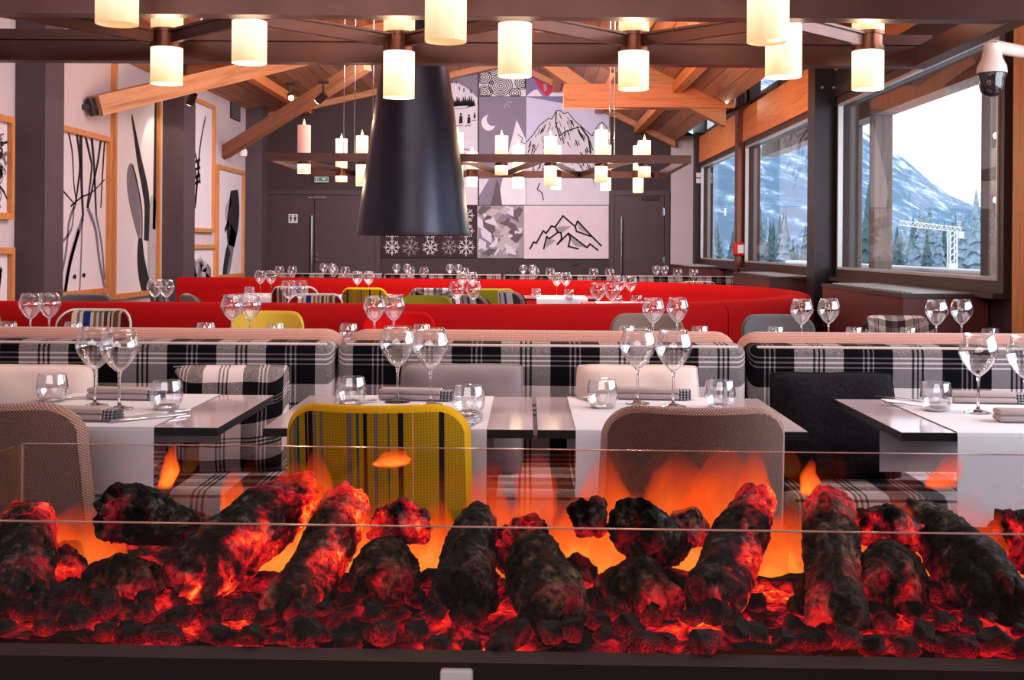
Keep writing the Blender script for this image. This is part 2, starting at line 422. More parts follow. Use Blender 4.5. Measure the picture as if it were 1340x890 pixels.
o = MB().b2((2.64, 6.08, 0), (XR, 6.24, 3.0)).build('column', FRAMEW); o['kind'] = 'structure'
# radiator covers under the windows
def radiator(y0, y1, label):
    r = thing('radiator_cover', label, 'radiator cover', (2.46, (y0+y1)/2, 0), 0, 'radiator covers under the windows')
    L = y1-y0
    MB().b2((-.25, -L/2, 0), (.25, L/2, .93)).build('body', paint('cover_brown', (92,40,40), 0.45, var=.05), r)
    MB().b2((-.26, -L/2-.01, .93), (.25, L/2, .955)).build('top', WINF, r)
    g = MB(); n = int(L/0.09)
    for k in range(n): g.b2((-.18, -L/2+.06+k*.09, .955), (.19, -L/2+.06+k*.09+.055, .962))
    g.build('grille', ALU, r)
radiator(6.73, 8.57, 'dark red-brown radiator cover below the large near window')
radiator(10.45, 12.27, 'dark brown radiator cover below the middle window behind the curved red sofa')
radiator(15.8, 17.74, 'dark brown radiator cover below the farthest window beside the back wall')

# ------------------------------------------------------------------ roof timbers
def timber(p, q, wd, ht, label, mat=STRUTW, cat='roof beam', name='roof_beam'):
    p, q = Vector(p), Vector(q)
    r = thing(name, label, cat, p); d = q-p
    me = MB(); me.box((0,0,0), (d.length, wd, ht)); o = me.build('beam', mat, r)
    o.rotation_euler = d.to_track_quat('X', 'Z').to_euler(); o.location = d/2
    return r, o
s1a, s1b = at(124, 139, 11.4), at(470, 57, 14.6)
r, o = timber(s1a, s1b, .20, .20, 'long pale timber strut rising from a black bracket on the picture wall', STRUTW)
d = (s1b-s1a).normalized()
m = MB(); m.bar(Vector((-.19, -.10, -.03)), Vector((.02, 0, 0)), .05, .05); m.bar(d*-.06, d*.02, .06, .17); m.bar(Vector((-.2,-.1,-.14)), Vector((-.2,-.1,.06)), .1, .02)
m.build('bracket', STEEL, r)
m = MB(); 
for k in range(5): m.tube(d*(.22+.09*k)+Vector((.0,-.09,-.12)), d*(.22+.09*k)+Vector((0,-.09,-.09)), .012, n=8)
m.build('bolts', CHROME, r)
s2a, s2b = at(293, 200, 16.6), at(480, 84, 14.6)
r, o = timber(s2a, s2b, .13, .17, 'darker timber strut rising from the wall beside the far exit column', wood('strut_dark', (112,64,42), (164,104,72), 'X', 2.0))
m = MB(); d = (s2b-s2a).normalized(); m.bar(Vector((-.24, .05, -.03)), Vector((.02, 0, 0)), .05, .05); m.bar(d*-.05, d*.02, .06, .17); m.build('bracket', STEEL, r)
def truss(Y, label, depth=.26, xl=XL, xr=2.4):
    r = thing('roof_truss', label, 'roof truss', (RX, Y, RZ)); 
    for xe in (xl, xr):
        m = MB(); ze = roof_z(xe)-RZ
        m.prism([(0,-.09,0), (xe-RX,-.09,ze), (xe-RX,-.09,ze-depth), (0,-.09,-depth)], (0,.18,0)); m.build('rafter', BEAMW, r)
    return r
t = truss(14.0, 'timber roof truss with a wide collar beam above the lamps')
MB().b2((.43-RX, -.13, 2.91-RZ), (2.5-RX, .13, 3.19-RZ)).build('collar_beam', wood('collar_wood', (172,92,54), (214,128,82), 'X', 2.0), t)
MB().bar(Vector((.1-RX, 0, 3.55-RZ)), Vector((.75-RX, 0, 3.1-RZ)), .2, .16).build('brace', BEAMW, t)
truss(18.75, 'timber roof truss against the dark back wall', .10)
truss(10.1, 'timber roof truss nearest the hanging frame of candle lamps', .22)
for k, (x, lab) in enumerate(((1.15, 'timber purlin low on the window side of the roof'), (.45, 'timber purlin high on the window side of the roof'), (1.8, 'timber purlin nearest the window wall'), (-1.4, 'timber purlin high on the picture side of the roof'), (-3.6, 'timber purlin low on the picture side of the roof'))):
    o = MB().b2((x-.06, 5.0, roof_z(x)-.16), (x+.06, 18.8, roof_z(x)-.03)).build('purlin', BEAMY)
    tag(o, lab, 'purlin')

# ------------------------------------------------------------------ outside
SNOW = paint('snow', (236,240,248), 0.8, var=0.03)
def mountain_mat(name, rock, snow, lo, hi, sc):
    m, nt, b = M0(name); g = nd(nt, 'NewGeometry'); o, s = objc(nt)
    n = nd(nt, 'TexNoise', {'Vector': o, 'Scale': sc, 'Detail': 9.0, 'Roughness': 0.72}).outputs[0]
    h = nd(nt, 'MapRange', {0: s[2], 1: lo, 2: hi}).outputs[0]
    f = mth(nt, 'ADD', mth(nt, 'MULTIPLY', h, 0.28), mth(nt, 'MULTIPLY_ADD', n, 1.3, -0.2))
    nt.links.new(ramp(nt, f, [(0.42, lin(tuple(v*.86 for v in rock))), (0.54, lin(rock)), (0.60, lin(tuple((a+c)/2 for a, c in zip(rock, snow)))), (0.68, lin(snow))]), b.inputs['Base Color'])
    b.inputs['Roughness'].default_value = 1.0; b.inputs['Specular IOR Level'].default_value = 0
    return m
def ridge(name, label, prof, Y0, Y1, mat, seed, rough):
    # prof: (px, py) skyline as seen over the valley, sampled along the range
    def sk(px):
        for (a, ya), (c, yc) in zip(prof, prof[1:]):
            if a <= px <= c: return ya + (yc-ya)*(px-a)/(c-a)
        return prof[-1][1] if px > prof[-1][0] else prof[0][1]
    pa, pb = prof[0][0], prof[-1][0]
    def fn(u, v):
        px = pa + (pb-pa)*u; Y = Y0 + (Y1-Y0)*v
        top = at(px, sk(px), Y1); x = top.x*Y/Y1
        h = -14 + (top.z+14)*(v**0.9)
        n = noise.fractal(Vector((x*.012+seed, Y*.012, seed)), 0.9, 2.1, 6)
        return (x, Y, h + n*rough*min(1, v*1.5+.1))
    o = MB().grid(fn, 90, 40).build(name, mat, None, 180); tag(o, label, 'mountain'); return o
ridge('mountain', 'hazy blue forested mountain slope with snowy crags outside the windows', [(860,40),(920,70),(985,95),(1065,120),(1120,160),(1170,200),(1230,240),(1290,275),(1400,300)], 700, 1200,
      mountain_mat('hazy_forest', (128,160,190), (232,240,248), 20, 260, 0.05), 3.1, 12)  # atmospheric haze is mixed into the bluish rock colour
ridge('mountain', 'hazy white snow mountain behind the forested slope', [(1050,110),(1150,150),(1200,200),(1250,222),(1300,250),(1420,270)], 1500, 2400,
      mountain_mat('hazy_far_snow', (196,214,232), (244,247,250), -60, 160, 0.02), 7.7, 18)  # whitened tones carry the distance haze
o = MB().grid(lambda u, v: (40+u*260, 90+v*620, -7-3*noise.noise(Vector((u*8, v*8, 1)))), 20, 20).build('snow_field', SNOW, None, 180); o['kind'] = 'structure'; tag(o, 'snow covered valley ground outside', 'ground')
random.seed(5)
def tree_mesh(seed, mat, trunk):
    random.seed(seed); m = MB(); H = 12.0
    m.mi = 1; m.tube((0,0,0), (0,0,H*.9), .25, .05, 6); m.mi = 0
    for k in range(8):
        z = 1.2+k*1.35; r = 2.5*(1-z/(H+1.0)); n = 11
        top = Vector((0,0,z+2.2)); ring = []
        for a in range(n):
            t = 2*PI*a/n; rr = r*random.uniform(.7, 1.15); ring.append(Vector((rr*math.cos(t), rr*math.sin(t), z-random.uniform(0,.6))))
        m._new([top]+ring+[Vector((0,0,z+.3))], [(0, 1+a, 1+(a+1) % n) for a in range(n)]+[(n+1, 1+(a+1) % n, 1+a) for a in range(n)])
    return m.build('spruce_tree', [mat, trunk])
TRUNK = paint('tree_bark', (70,64,66), .9)
protos = [tree_mesh(1, paint('spruce_green', (72,100,104), .95, var=.3, scale=1.5), TRUNK), tree_mesh(2, paint('spruce_blue_green', (88,118,128), .95, var=.3, scale=1.5), TRUNK),  # spruce colours paled towards blue to stand for haze
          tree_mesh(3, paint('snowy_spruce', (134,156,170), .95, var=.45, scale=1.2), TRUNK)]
random.seed(11); TP = []
for k in range(150):
    o = protos[k] if k < 3 else protos[random.randrange(3)].copy()
    if k >= 3: link(o)
    for _ in range(60):
        px = random.uniform(930, 1380); Y = random.uniform(190, 420); p = at(px, 350, Y)
        if all((p.x-a)**2+(Y-c)**2 > 20 for a, c in TP): break
    TP.append((p.x, Y))
    o.location = (p.x, Y, -6.5 - (Y-200)*0.004); s_ = random.uniform(.8, 1.25); o.scale = (s_, s_, s_*random.uniform(.9, 1.25)); o.rotation_euler.z = random.uniform(0, 6)
    tag(o, 'spruce tree in the wood beyond the terrace windows', 'tree', 'spruce trees outside the windows')
# tower crane
Yc = 190; base = at(1246, 352, Yc)
r = thing('tower_crane', 'white tower crane standing among the trees outside', 'crane', (base.x, Yc, -7.5))
CRW = paint('crane_white', (226,226,224), .6)
zt = at(1246, 303, Yc).z + 7.5
m = MB()
m.b2((-.7,-.7,0), (.7,.7,zt*.55))
for sx in (-.55,.55):
    for sy in (-.55,.55): m.b2((sx-.1,sy-.1,zt*.5), (sx+.1,sy+.1,zt))
for k in range(5):
    z0 = zt*.55+k*zt*.09
    m.bar((-.55,-.55,z0), (.55,-.55,z0+zt*.09), .12, .12)
m.build('mast', CRW, r)
m = MB(); jl = (1176-1246)*Yc/F; jr = (1257-1246)*Yc/F
for zz in (0, .75): m.bar((jl,-.3,zt+zz+1.0), (jr,-.3,zt+zz-.1), .16, .16)
for k in range(14):
    a = jl+(jr-jl)*k/14; c = jl+(jr-jl)*(k+1)/14; za = zt+1.0-1.1*k/14; zc = zt+1.0-1.1*(k+1)/14
    m.bar((a,-.3,za), ((a+c)/2,-.3,za+.75), .1, .1); m.bar(((a+c)/2,-.3,za+.75), (c,-.3,zc), .1, .1)
m.build('jib', paint('crane_jib', (224,214,190), .6), r)
MB().b2((jr-.5,-.6,zt-1.1), (jr+.3,.6,zt)).build('counterweight', CRW, r)
# terrace outside the windows
OW = wood('weathered_wood', (104,88,84), (150,132,122), 'Z', 2.0, .8)
o = MB().b2((XR+.16, 4.0, -.2), (5.2, 22.0, .0)).build('terrace_floor', SNOW); o['kind'] = 'structure'
r = thing('terrace_parapet', 'grey timber terrace rail topped with snow outside the windows', 'railing', (5.1, 13, 0))
MB().b2((-.1, -9, 0), (.1, 9, .86)).build('panel', OW, r); MB().b2((-.2, -9, .86), (.2, 9, .92)).build('cap_rail', OW, r); MB().rbox((0, 0, .95), (.34, 17.9, .07), .03, 2).build('snow_cap', SNOW, r)
def opost(px, wd, label):
    X = 4.2; Y = X*F/(px-VPX)
    o = thing('terrace_post', label, 'post', (X, Y, 0)); MB().rbox((0,0,1.4), (wd, .2, 2.8), .01, 1).build('shaft', OW, o); MB().b2((-wd/2-.03,-.13,0), (wd/2+.03,.13,.12)).build('shoe', STEEL, o)
opost(1152, .22, 'weathered timber terrace post left of the crane'); opost(1302, .19, 'weathered timber terrace post right of the crane'); opost(1115, .20, 'timber terrace post close behind the dark steel column')
r = thing('terrace_roof', 'timber terrace roof with a thick edge beam outside the near window', 'roof', (4.2, 11, 2.8))
MB().b2((-.12, -8, 0), (.12, 9, .34)).build('edge_beam', OW, r); MB().b2((-1.2, -8, .36), (.5, 9, .44)).build('soffit', OW, r)

# ------------------------------------------------------------------ back wall: doors, murals, signs
YW = YF - 0.02
def wallbox(m, px0, py0, px1, py1, y1=YF, d=.04):
    p, q = at(px0, py0, YF), at(px1, py1, YF); m.b2((p.x, y1-d, p.z), (q.x, y1, q.z))
def door(n, px0, px1, py0, leaves, handle_px, mat):
    x0, x1 = xat(px0, YF), xat(px1, YF); z1 = at((px0+px1)/2, py0, YF).z
    m = MB(); m.b2((x0-.08, YF-.07, 0), (x0, YF, z1+.08)); m.b2((x1, YF-.07, 0), (x1+.08, YF, z1+.08)); m.b2((x0, YF-.07, z1), (x1, YF, z1+.08))
    o = struct(m.build('door_%d' % n, W_DOOR))
    xs = [x0]+[xat(p, YF) for p in leaves]+[x1]
    for a, c in zip(xs, xs[1:]): MB().b2((a+.006, YF-.045, .01), (c-.006, YF-.005, z1-.006)).build('leaf', mat, o)
    hx = xat(handle_px, YF); m = MB(); m.tube((hx, YF-.10, .75), (hx, YF-.10, at(px0, 282, YF).z if n == 1 else at(px1, 284, YF).z), .02)
    for zz in (.9, 1.5): m.tube((hx, YF-.1, zz), (hx, YF-.04, zz), .012)
    m.build('pull_handle', CHROME, o)
    return o, x0, x1, z1
o, x0, x1, z1 = door(1, 350, 492, 255, [412], 409, W_DOOR)
m = MB(); p = at(420, 258.5, YF); m.b2((p.x-.10, YF-.09, p.z-.02), (p.x+.10, YF-.05, p.z+.02)); m.b2((p.x-.2, YF-.08, p.z-.01), (p.x-.1, YF-.05, p.z+.005)); m.build('door_closer', CHROME, o)
m = MB()
for yy in (333, 340): p = at(416.5, yy, YF); m.tube((p.x, YF-.09, p.z), (p.x, YF-.04, p.z), .032)
m.build('lock', CHROME, o)
o, x0, x1, z1 = door(2, 803, 869, 256, [], 812.5, W_DOOR)
m = MB(); p = at(850, 258, YF); m.b2((p.x-.13, YF-.1, p.z-.05), (p.x+.13, YF-.05, p.z+.02)); m.build('door_closer', STEEL, o)
m = MB()
for yy in (277, 341): p = at(868, yy, YF); m.b2((p.x-.015, YF-.085, p.z-.06), (p.x+.015, YF-.04, p.z+.06))
m.build('hinge', CHROME, o)
# washroom sign
r = thing('door_sign', 'small white washroom sign with pictograms on the left dark door', 'sign', at(383.5, 286, YF-.06))
MB().rbox((0,0,0), (.15,.008,.15), .003, 1).build('plate', WHITE, r)
for dx in (-.035, .035):
    m = MB(); m.tube((dx,-.010,.042), (dx,-.004,.042), .014, n=10); m.prism([(dx-.018,-.008,.022), (dx+.018,-.008,.022), (dx+(.022 if dx > 0 else .012),-.008,-.02), (dx-(.022 if dx > 0 else .012),-.008,-.02)], (0,.004,0))
    m.b2((dx-.010,-.008,-.055), (dx-.002,-.004,-.02)); m.b2((dx+.002,-.008,-.055), (dx+.010,-.004,-.02))
    m.build('pictogram', INK, r)
# emergency sign
r = thing('exit_sign', 'small green and white emergency sign above the left dark door', 'sign', at(420.5, 235, YF-.06))
MB().rbox((0,0,0), (.235,.03,.09), .004, 1).build('case', WHITE, r)
MB().b2((-.035,-.022,-.03), (.11,-.012,.036)).b2((-.11,-.022,-.03), (-.085,-.012,.036)).build('panel', glow('sign_green', (20,120,92), .35), r)
m = MB(); m.tube((-.055,-.022,.024), (-.055,-.012,.024), .009, n=10); m.bar((-.055,-.02,.012), (-.062,-.02,-.012), .006, .012); m.bar((-.062,-.02,-.012), (-.075,-.02,-.028), .006, .009); m.bar((-.062,-.02,-.012), (-.045,-.02,-.028), .006, .009); m.bar((-.058,-.02,.01), (-.04,-.02,-.002), .006, .007)
m.build('pictogram', paint('sign_dark_green', (16,90,70), .6), r)
m = MB(); m.prism([(.045,-.026,-.02), (.075,-.026,.012), (.07,-.026,.026), (.055,-.026,.026), (.045,-.026,.016), (.035,-.026,.026), (.02,-.026,.026), (.015,-.026,.012)], (0,.006,0)); m.build('heart', WHITE, r)

# murals: each panel is one printed sheet on the wall
class Panel:
    def __init__(s, rect, bg, label, mats):
        s.m = MB(); s.rect = rect; s.mats = [bg]+mats; s.label = label; s.k = 0
        x0, y0, x1, y1 = rect
        s.m.prism([s.pt(x0, y0), s.pt(x1, y0), s.pt(x1, y1), s.pt(x0, y1)], (0, .022, 0))
    def pt(s, px, py, k=0):
        p = at(px, py, YF-.03-.004*k); p.z = min(p.z, roof_z(p.x)-.03); return p
    def poly(s, pts, mi, k=1):
        s.m.mi = mi; s.m.prism([s.pt(a, c, k) for a, c in pts], (0, .003, 0))
    def line(s, pts, wd, mi, k=2):
        s.m.mi = mi
        for (a, c), (e, f) in zip(pts, pts[1:]):
            dx, dy = e-a, f-c; L = math.hypot(dx, dy) or 1; nx, ny = -dy/L*wd/2, dx/L*wd/2; ex, ey = dx/L*wd*.3, dy/L*wd*.3
            s.m.prism([s.pt(*q, k) for q in ((a+nx-ex, c+ny-ey), (e+nx+ex, f+ny+ey), (e-nx+ex, f-ny+ey), (a-nx-ex, c-ny-ey))], (0, .003, 0))
    def done(s):
        o = s.m.build('mural_panel', s.mats); tag(o, s.label, 'mural', 'mural panels on the back wall'); return o
MV = lambda n, c: paint('print_'+n, c, .85, var=.03)
P_FILL = MV('pale_lavender', (198,194,216)); P_LAV, P_PALE, P_MAU, P_DARK, P_PINK, P_GRY, P_DGR = MV('lavender', (204,202,232)), MV('pale', (214,208,222)), MV('mauve', (134,124,146)), MV('aubergine', (58,38,42)), MV('rose', (222,204,212)), MV('grey', (160,148,156)), MV('dark_grey', (104,90,98))
P_WHT, P_RED = MV('white', (228,224,236)), MV('red', (206,44,84))
random.seed(21)
p = Panel((520, 98, 625, 268), P_PALE, 'mural panel of a ski slope with fir trees and skiers beside the hood', [INK, P_MAU, P_WHT])
p.poly([(560,98), (625,94), (625,128), (612,116), (598,108), (584,106)], 2)
for k in range(12):
    x = 590+k*2.7; h = random.uniform(8, 14); y = 139+random.uniform(-1, 1)
    p.poly([(x-2.6, y), (x+2.6, y), (x+.3, y-h), (x-.3, y-h)], 1, 2)
for x, y in ((601,118), (607,120), (616,122)): p.poly([(x-.8,y), (x+.8,y), (x+.6,y-5), (x-.6,y-5)], 1, 2)
for k in range(5): p.poly([(588+k*2.4-.8,109), (588+k*2.4+.8,109), (588+k*2.4,104)], 1, 2)
for x, y, s_ in ((603,164,1.0), (613.5,164,.9), (621,157,.6)):
    p.poly([(x-2.6*s_,y-2), (x+2.4*s_,y-3), (x+2.2*s_,y-12*s_), (x-1.8*s_,y-12*s_)], 1, 2); p.poly([(x-1.2*s_,y-12.5*s_), (x+1.4*s_,y-12.5*s_), (x+1.2*s_,y-16*s_), (x-1*s_,y-16*s_)], 1, 2); p.line([(x-6*s_,y+1), (x+3*s_,y)], .8, 1)
p.line([(590,143), (605,142), (622,138)], .7, 1); p.line([(604,196), (612,195), (613,201)], .8, 1); p.done()
p = Panel((627, 80, 688, 126), P_WHT, 'mural panel of black and white contour swirls at the top', [INK])
for cx, cy, R in ((655,112,15), (633,101,9), (684,108,11), (670,93,9), (646,92,8), (634,121,9), (674,122,8), (688,94,7), (659,88,7), (643,108,4)):
    r_ = 2.0
    while r_ < R:
        p.line([(min(687.3,max(627.8,cx+r_*1.15*math.cos(t))), min(125.5,max(81,cy+r_*math.sin(t)))) for t in [2*PI*k/18 for k in range(19)]], 1.1, 1, 2); r_ += 2.3
p.done()
p = Panel((627, 126.5, 688, 268), P_MAU, 'mural panel of a crescent moon over a white pointed fir', [P_WHT, P_PALE, INK, P_DGR])
moon = [(640+9.5*math.cos(t), 160+11*math.sin(t)) for t in [PI*.25+k*PI*1.28/14 for k in range(15)]]
inner = [(645+8.2*math.cos(t), 156+9.2*math.sin(t)) for t in [PI*1.28-k*PI*1.06/12 for k in range(13)]]
outer = [(639.5+9.5*math.cos(t), 160.5+10.5*math.sin(t)) for t in [PI*.12+k*PI*1.3/14 for k in range(15)]]
for k in range(12): p.poly([outer[k], outer[k+1], inner[12-k-1] if k < 12 else inner[0], inner[12-k]], 1)
p.poly([(676,157), (688,182), (688,268), (650,268), (664,205)], 1); p.poly([(650,234), (642,268), (657,268), (654,244)], 4, 2); p.poly([(627,234), (640,234), (627,256)], 2, 2)
for a in (0, .9, 1.8): p.line([(662+2*math.cos(a), 134+2*math.sin(a)), (662+8*math.cos(a), 134+8*math.sin(a))], .5, 2)
p.line([(678,176), (684,181), (682,186), (688,188)], .9, 3); p.done()
p = Panel((688.5, 98, 800, 126), MV('violet', (128,122,164)), 'mural panel of white peaks under a red sun, partly behind the collar beam', [P_WHT, P_RED, P_GRY])
p.poly([(697,100), (728,100), (726,118), (715,126), (706,116)], 2); p.poly([(688.5,126), (698,118), (703,117), (710,126)], 1, 2); p.poly([(718,126), (726,117), (733,118), (745,126)], 1, 2); p.poly([(711,110), (715,108), (716,118), (712,120)], 3, 2); p.done()
p = Panel((688.5, 126.5, 797, 268), P_LAV, 'mural panel of a sketched black rocky peak on pale lavender', [INK, P_PALE, P_FILL])
peak = [(689,186), (698,176), (706,164), (718,155), (722,156), (728,145), (733,144.5), (738,149), (743,147), (752,158), (760,165), (768,172), (775,178), (783,163), (788,160), (795,168), (797,200), (797,268), (689,268)]
p.poly(peak, 2); p.line(peak[:16], 1.1, 1)
for k in range(150):
    x = random.uniform(692, 794); ys = [yy for (xx, yy) in peak[:16]]; 
    top = 0
    for (a, ya), (c, yc) in zip(peak[:16], peak[1:17]):
        if a <= x <= c and c > a: top = ya+(yc-ya)*(x-a)/(c-a)
    y = top+4+random.random()**1.6*60
    s_ = -1 if x < 730 else 1; L = random.uniform(3, 9)
    p.line([(x, y), (min(796, max(690, x+s_*L*.35)), y+L)], random.uniform(.5, 1.5), 1)
p.line([(728,147), (727,160), (732,178), (740,172), (758,166)], 1.6, 1); p.line([(760,166), (770,180), (773,200)], 2.2, 1); p.line([(706,240), (703,248), (709,252), (711,262)], 1.4, 1); p.done()
p = Panel((497, 268.5, 624, 337), P_DARK, 'dark mural panel with rows of white snowflakes under the hood', [P_WHT, P_GRY])
for j, y in enumerate((282, 302, 323.5)):
    for i, x in enumerate((513, 537, 563, 588, 610)):
        R = 10.5 if (i+j) % 3 else 11.5; mi = 2 if i in (1, 3) else 1
        for a in range(8):
            t = a*PI/4+.2*i; cx, cy = math.cos(t), math.sin(t)
            p.line([(x, y), (x+R*cx, y+R*cy)], .9, mi)
            for sg in (-1, 1):
                t2 = t+sg*.7; q = .55*R; p.line([(x+q*cx, y+q*cy), (x+q*cx+.35*R*math.cos(t2), y+q*cy+.35*R*math.sin(t2))], .7, mi)
p.done()
p = Panel((624.5, 269, 685, 338), P_GRY, 'grey mural panel of overlapping angular rock facets', [P_PALE, P_DGR, P_MAU, MV('ash', (190,178,188))])
for k in range(46):
    x, y = random.uniform(628, 680), random.uniform(272, 334); a0 = random.choice((.6, -.7, .9, -.4)); L, W_ = random.uniform(14, 28), random.uniform(7, 15)
    pts = []
    for u, v in ((-.5,-.2), (.1,-.5), (.55,.1), (-.1,.5)):
        X_, Y_ = x+u*L*math.cos(a0)-v*W_*math.sin(a0), y+u*L*math.sin(a0)+v*W_*math.cos(a0)
        pts.append((min(684.5, max(625, X_)), min(337.5, max(269.5, Y_))))
    p.poly(pts, random.randrange(1, 5), 1+.04*k)
p.done()
p = Panel((685.5, 269, 796.5, 338.5), P_PINK, 'pale pink mural panel with a bold black line drawing of mountains', [INK, P_GRY])
sc = lambda pts: [(660+a/3.938, 200+c/3.938) for a, c in pts]
p.poly(sc([(275,380), (345,378), (300,410), (270,405)]), 2); p.poly(sc([(375,352), (450,425), (385,395)]), 2); p.poly(sc([(330,420), (425,490), (365,480), (340,450)]), 2); p.poly(sc([(220,440), (265,450), (215,490)]), 2)
for ln in ([(132,495), (150,460), (165,465), (200,402), (215,415), (242,378), (262,382), (302,325), (365,380), (378,352), (450,430), (500,480)],
           [(262,382), (275,410), (292,412), (295,445), (272,472), (330,415), (340,440), (330,482), (380,495)],
           [(330,415), (425,488), (442,470), (482,502)], [(203,495), (218,432), (232,442), (275,410)], [(365,380), (372,405), (445,430)]):
    p.line(sc(ln), 2.2, 1)
p.done()
m = MB(); 
for px, lb in ((683, 'black wall socket below the mural, near its grey facet panel'), (753, 'black wall socket below the line drawing of mountains')):
    q = at(px, 345, YF); r = thing('wall_socket', lb, 'socket', (q.x, YF, q.z)); MB().rbox((0,-.01,0), (.1,.016,.06), .004, 1).build('plate', STEEL, r)

# ------------------------------------------------------------------ picture wall (left)
def picture(px0, py0, px1, pb, motif, label, tall=None, group='framed prints on the picture wall'):
    X = XL+.055; a = atx(px0, py0, X); c = atx(px1, py0, X)
    y0, y1 = a.y, c.y; zt = a.z; zb = atx(px0, pb, X).z if pb else tall
    Wd, H = y1-y0, zt-zb
    r = thing('framed_print', label, 'picture', (XL+.001, (y0+y1)/2, zb), 0, group)
    m = MB(); fw = .055; h = Wd/2
    for p, q in (((0,-h,0), (.055,h,fw)), ((0,-h,H-fw), (.055,h,H)), ((0,-h,fw), (.055,-h+fw,H-fw)), ((0,h-fw,fw), (.055,h,H-fw))): m.b2(p, q)
    m.build('frame', FRAMEW, r)
    m = MB(); m.b2((.0,-h+fw,fw), (.012,h-fw,H-fw))
    iw, ih = Wd-2*fw, H-2*fw
    def P2(u, v, k): return Vector((.013+.0015*k, -iw/2+iw*min(1, max(0, u)), fw+ih*min(1, max(0, v))))
    def stroke(pts, wd, mi, k=1):
        m.mi = mi
        n = len(pts); L = []; Rr = []
        for i, (u, v) in enumerate(pts):
            u0, v0 = pts[max(0, i-1)]; u1, v1 = pts[min(n-1, i+1)]
            dx, dy = (u1-u0)*iw, (v1-v0)*ih; l = math.hypot(dx, dy) or 1
            wv = wd(i/(n-1)) if callable(wd) else wd
            nx, ny = -dy/l*wv/2/iw, dx/l*wv/2/ih
            L.append((u+nx, v+ny)); Rr.append((u-nx, v-ny))
        for i in range(n-1): m.prism([P2(*q, k) for q in (L[i], L[i+1], Rr[i+1], Rr[i])], (-.001, 0, 0))
    def conv(px, py):
        q = atx(px, py, XL+.055); return ((q.y-(y0+y1)/2+iw/2)/iw, (q.z-zb-fw)/ih)
    def pst(pts, wd, mi, k=1):
        q = [conv(*t) for t in pts]
        if len(q) > 2:
            f = []
            for i in range(len(q)-1):
                p0, p1, p2, p3 = q[max(0, i-1)], q[i], q[i+1], q[min(len(q)-1, i+2)]
                for t in (0, .25, .5, .75):
                    f.append(tuple(.5*(2*b+(c-a)*t+(2*a-5*b+4*c-d)*t*t+(3*b-a-3*c+d)*t**3) for a, b, c, d in zip(p0, p1, p2, p3)))
            q = f+[q[-1]]
        stroke(q, wd, mi, k)
    stroke.px = pst
    motif(stroke)
    m.build('print', [PAPER, INK, GREYINK, MIDINK], r)
    return r
def wob(u0, v0, u1, v1, amp, seed, n=14):
    return [(u0+(u1-u0)*t+amp*noise.noise(Vector((t*3+seed, seed*1.7, 0))), v0+(v1-v0)*t) for t in [k/(n-1) for k in range(n)]]
def m_branches(st):
    P = st.px
    for pts, w_ in (([(95,173),(100,200),(102,240),(105,262)], .03), ([(106,176),(110,215),(107,245),(104,268)], .05), ([(111,176),(112,240),(114,284)], .075), ([(117,178),(123,205),(125,222),(119,272)], .05),
                    ([(125,180),(128,215),(131,282)], .065), ([(137,182),(133,212),(125,250),(120,272)], .05), ([(142,184),(139,230),(137,272)], .04), ([(98,270),(112,258),(125,252),(142,235)], .022), ([(88,250),(104,268)], .02)):
        P(pts, lambda t, w_=w_: w_*(1-.4*t), 1, 2)
    for pts, w_, mi in (([(114,284),(105,315),(97,345),(89,390)], .07, 2), ([(104,268),(96,290),(92,330),(84,368)], .045, 2), ([(120,272),(130,300),(135,340),(142,378)], .06, 2), ([(131,282),(138,320),(142,366)], .045, 2),
                        ([(113,284),(111,350),(109,390)], .035, 2), ([(108,300),(95,350),(91,392)], .08, 3), ([(102,270),(99,300),(84,320)], .03, 2)):
        P(pts, w_, mi)
    for a, c in ((103, 363), (115, 361)):
        P([(a-2, c+1), (a, c-2), (a+2, c)], .03, 1); P([(a, c+2), (a+1, c-1)], .03, 1)
def m_leaves(st):
    P = st.px
    P([(209,128),(208,190),(207,250),(206,300)], .11, 1)
    P([(204,255),(205,290),(204,340),(203,380)], lambda t: .05+.32*math.sin(PI*t)**.7, 3)
    P([(176.5,213),(177,235),(183,275),(188,318)], lambda t: .01+.34*math.sin(PI*min(1, t*1.05))**.75, 2)
    P([(178,216),(184,240),(190,275),(190,318)], .035, 1, 2)
    P([(177,150),(182,180),(187,210),(194,245),(197,270),(196,315)], lambda t: .03+.19*min(1, t*1.6)*(1.1-.4*t), 1, 2)
    P([(188,312),(189,342),(194,370),(202,396)], lambda t: .12+.16*math.sin(PI*t*.8), 1, 3)
def m_twig(st):
    P = st.px
    P([(273,152),(266,190),(263,230),(259,272)], lambda t: .035+.05*t, 1)
    P([(256,188),(262,212),(266,240)], .05, 1); P([(256,215),(261,232),(260,262)], .05, 1)
    for y in (212, 222, 232, 240): P([(255,y+2),(266,y-3)], .04, 1)
def m_pine(st):
    P = st.px
    P([(310,249),(310,275),(307,300),(306,322)], lambda t: .12+.52*math.sin(PI*min(1, .12+t*.8))**.6, 1)
    P([(309,300),(305,330),(300,364)], lambda t: .34*(1-.35*t), 2); P([(303,325),(299,345),(297,366)], .22, 1, 2)
    P([(298,302),(303,290)], .08, 1); P([(306,262),(300,275),(301,290)], .14, 3)
    P([(2,395),(5,372),(7,352)], .06, 1); P([(4,372),(6,360),(8,350)], .05, 2)
def m_petal(st):
    for k in range(7):
        st(wob(.1+.13*k, .0, .25+.09*k, .8-.07*abs(k-3), .12, k*2.2, 12), lambda t: .02+.26*math.sin(PI*min(1, t+.05)), 3 if k % 2 else 2, 1+.1*k)
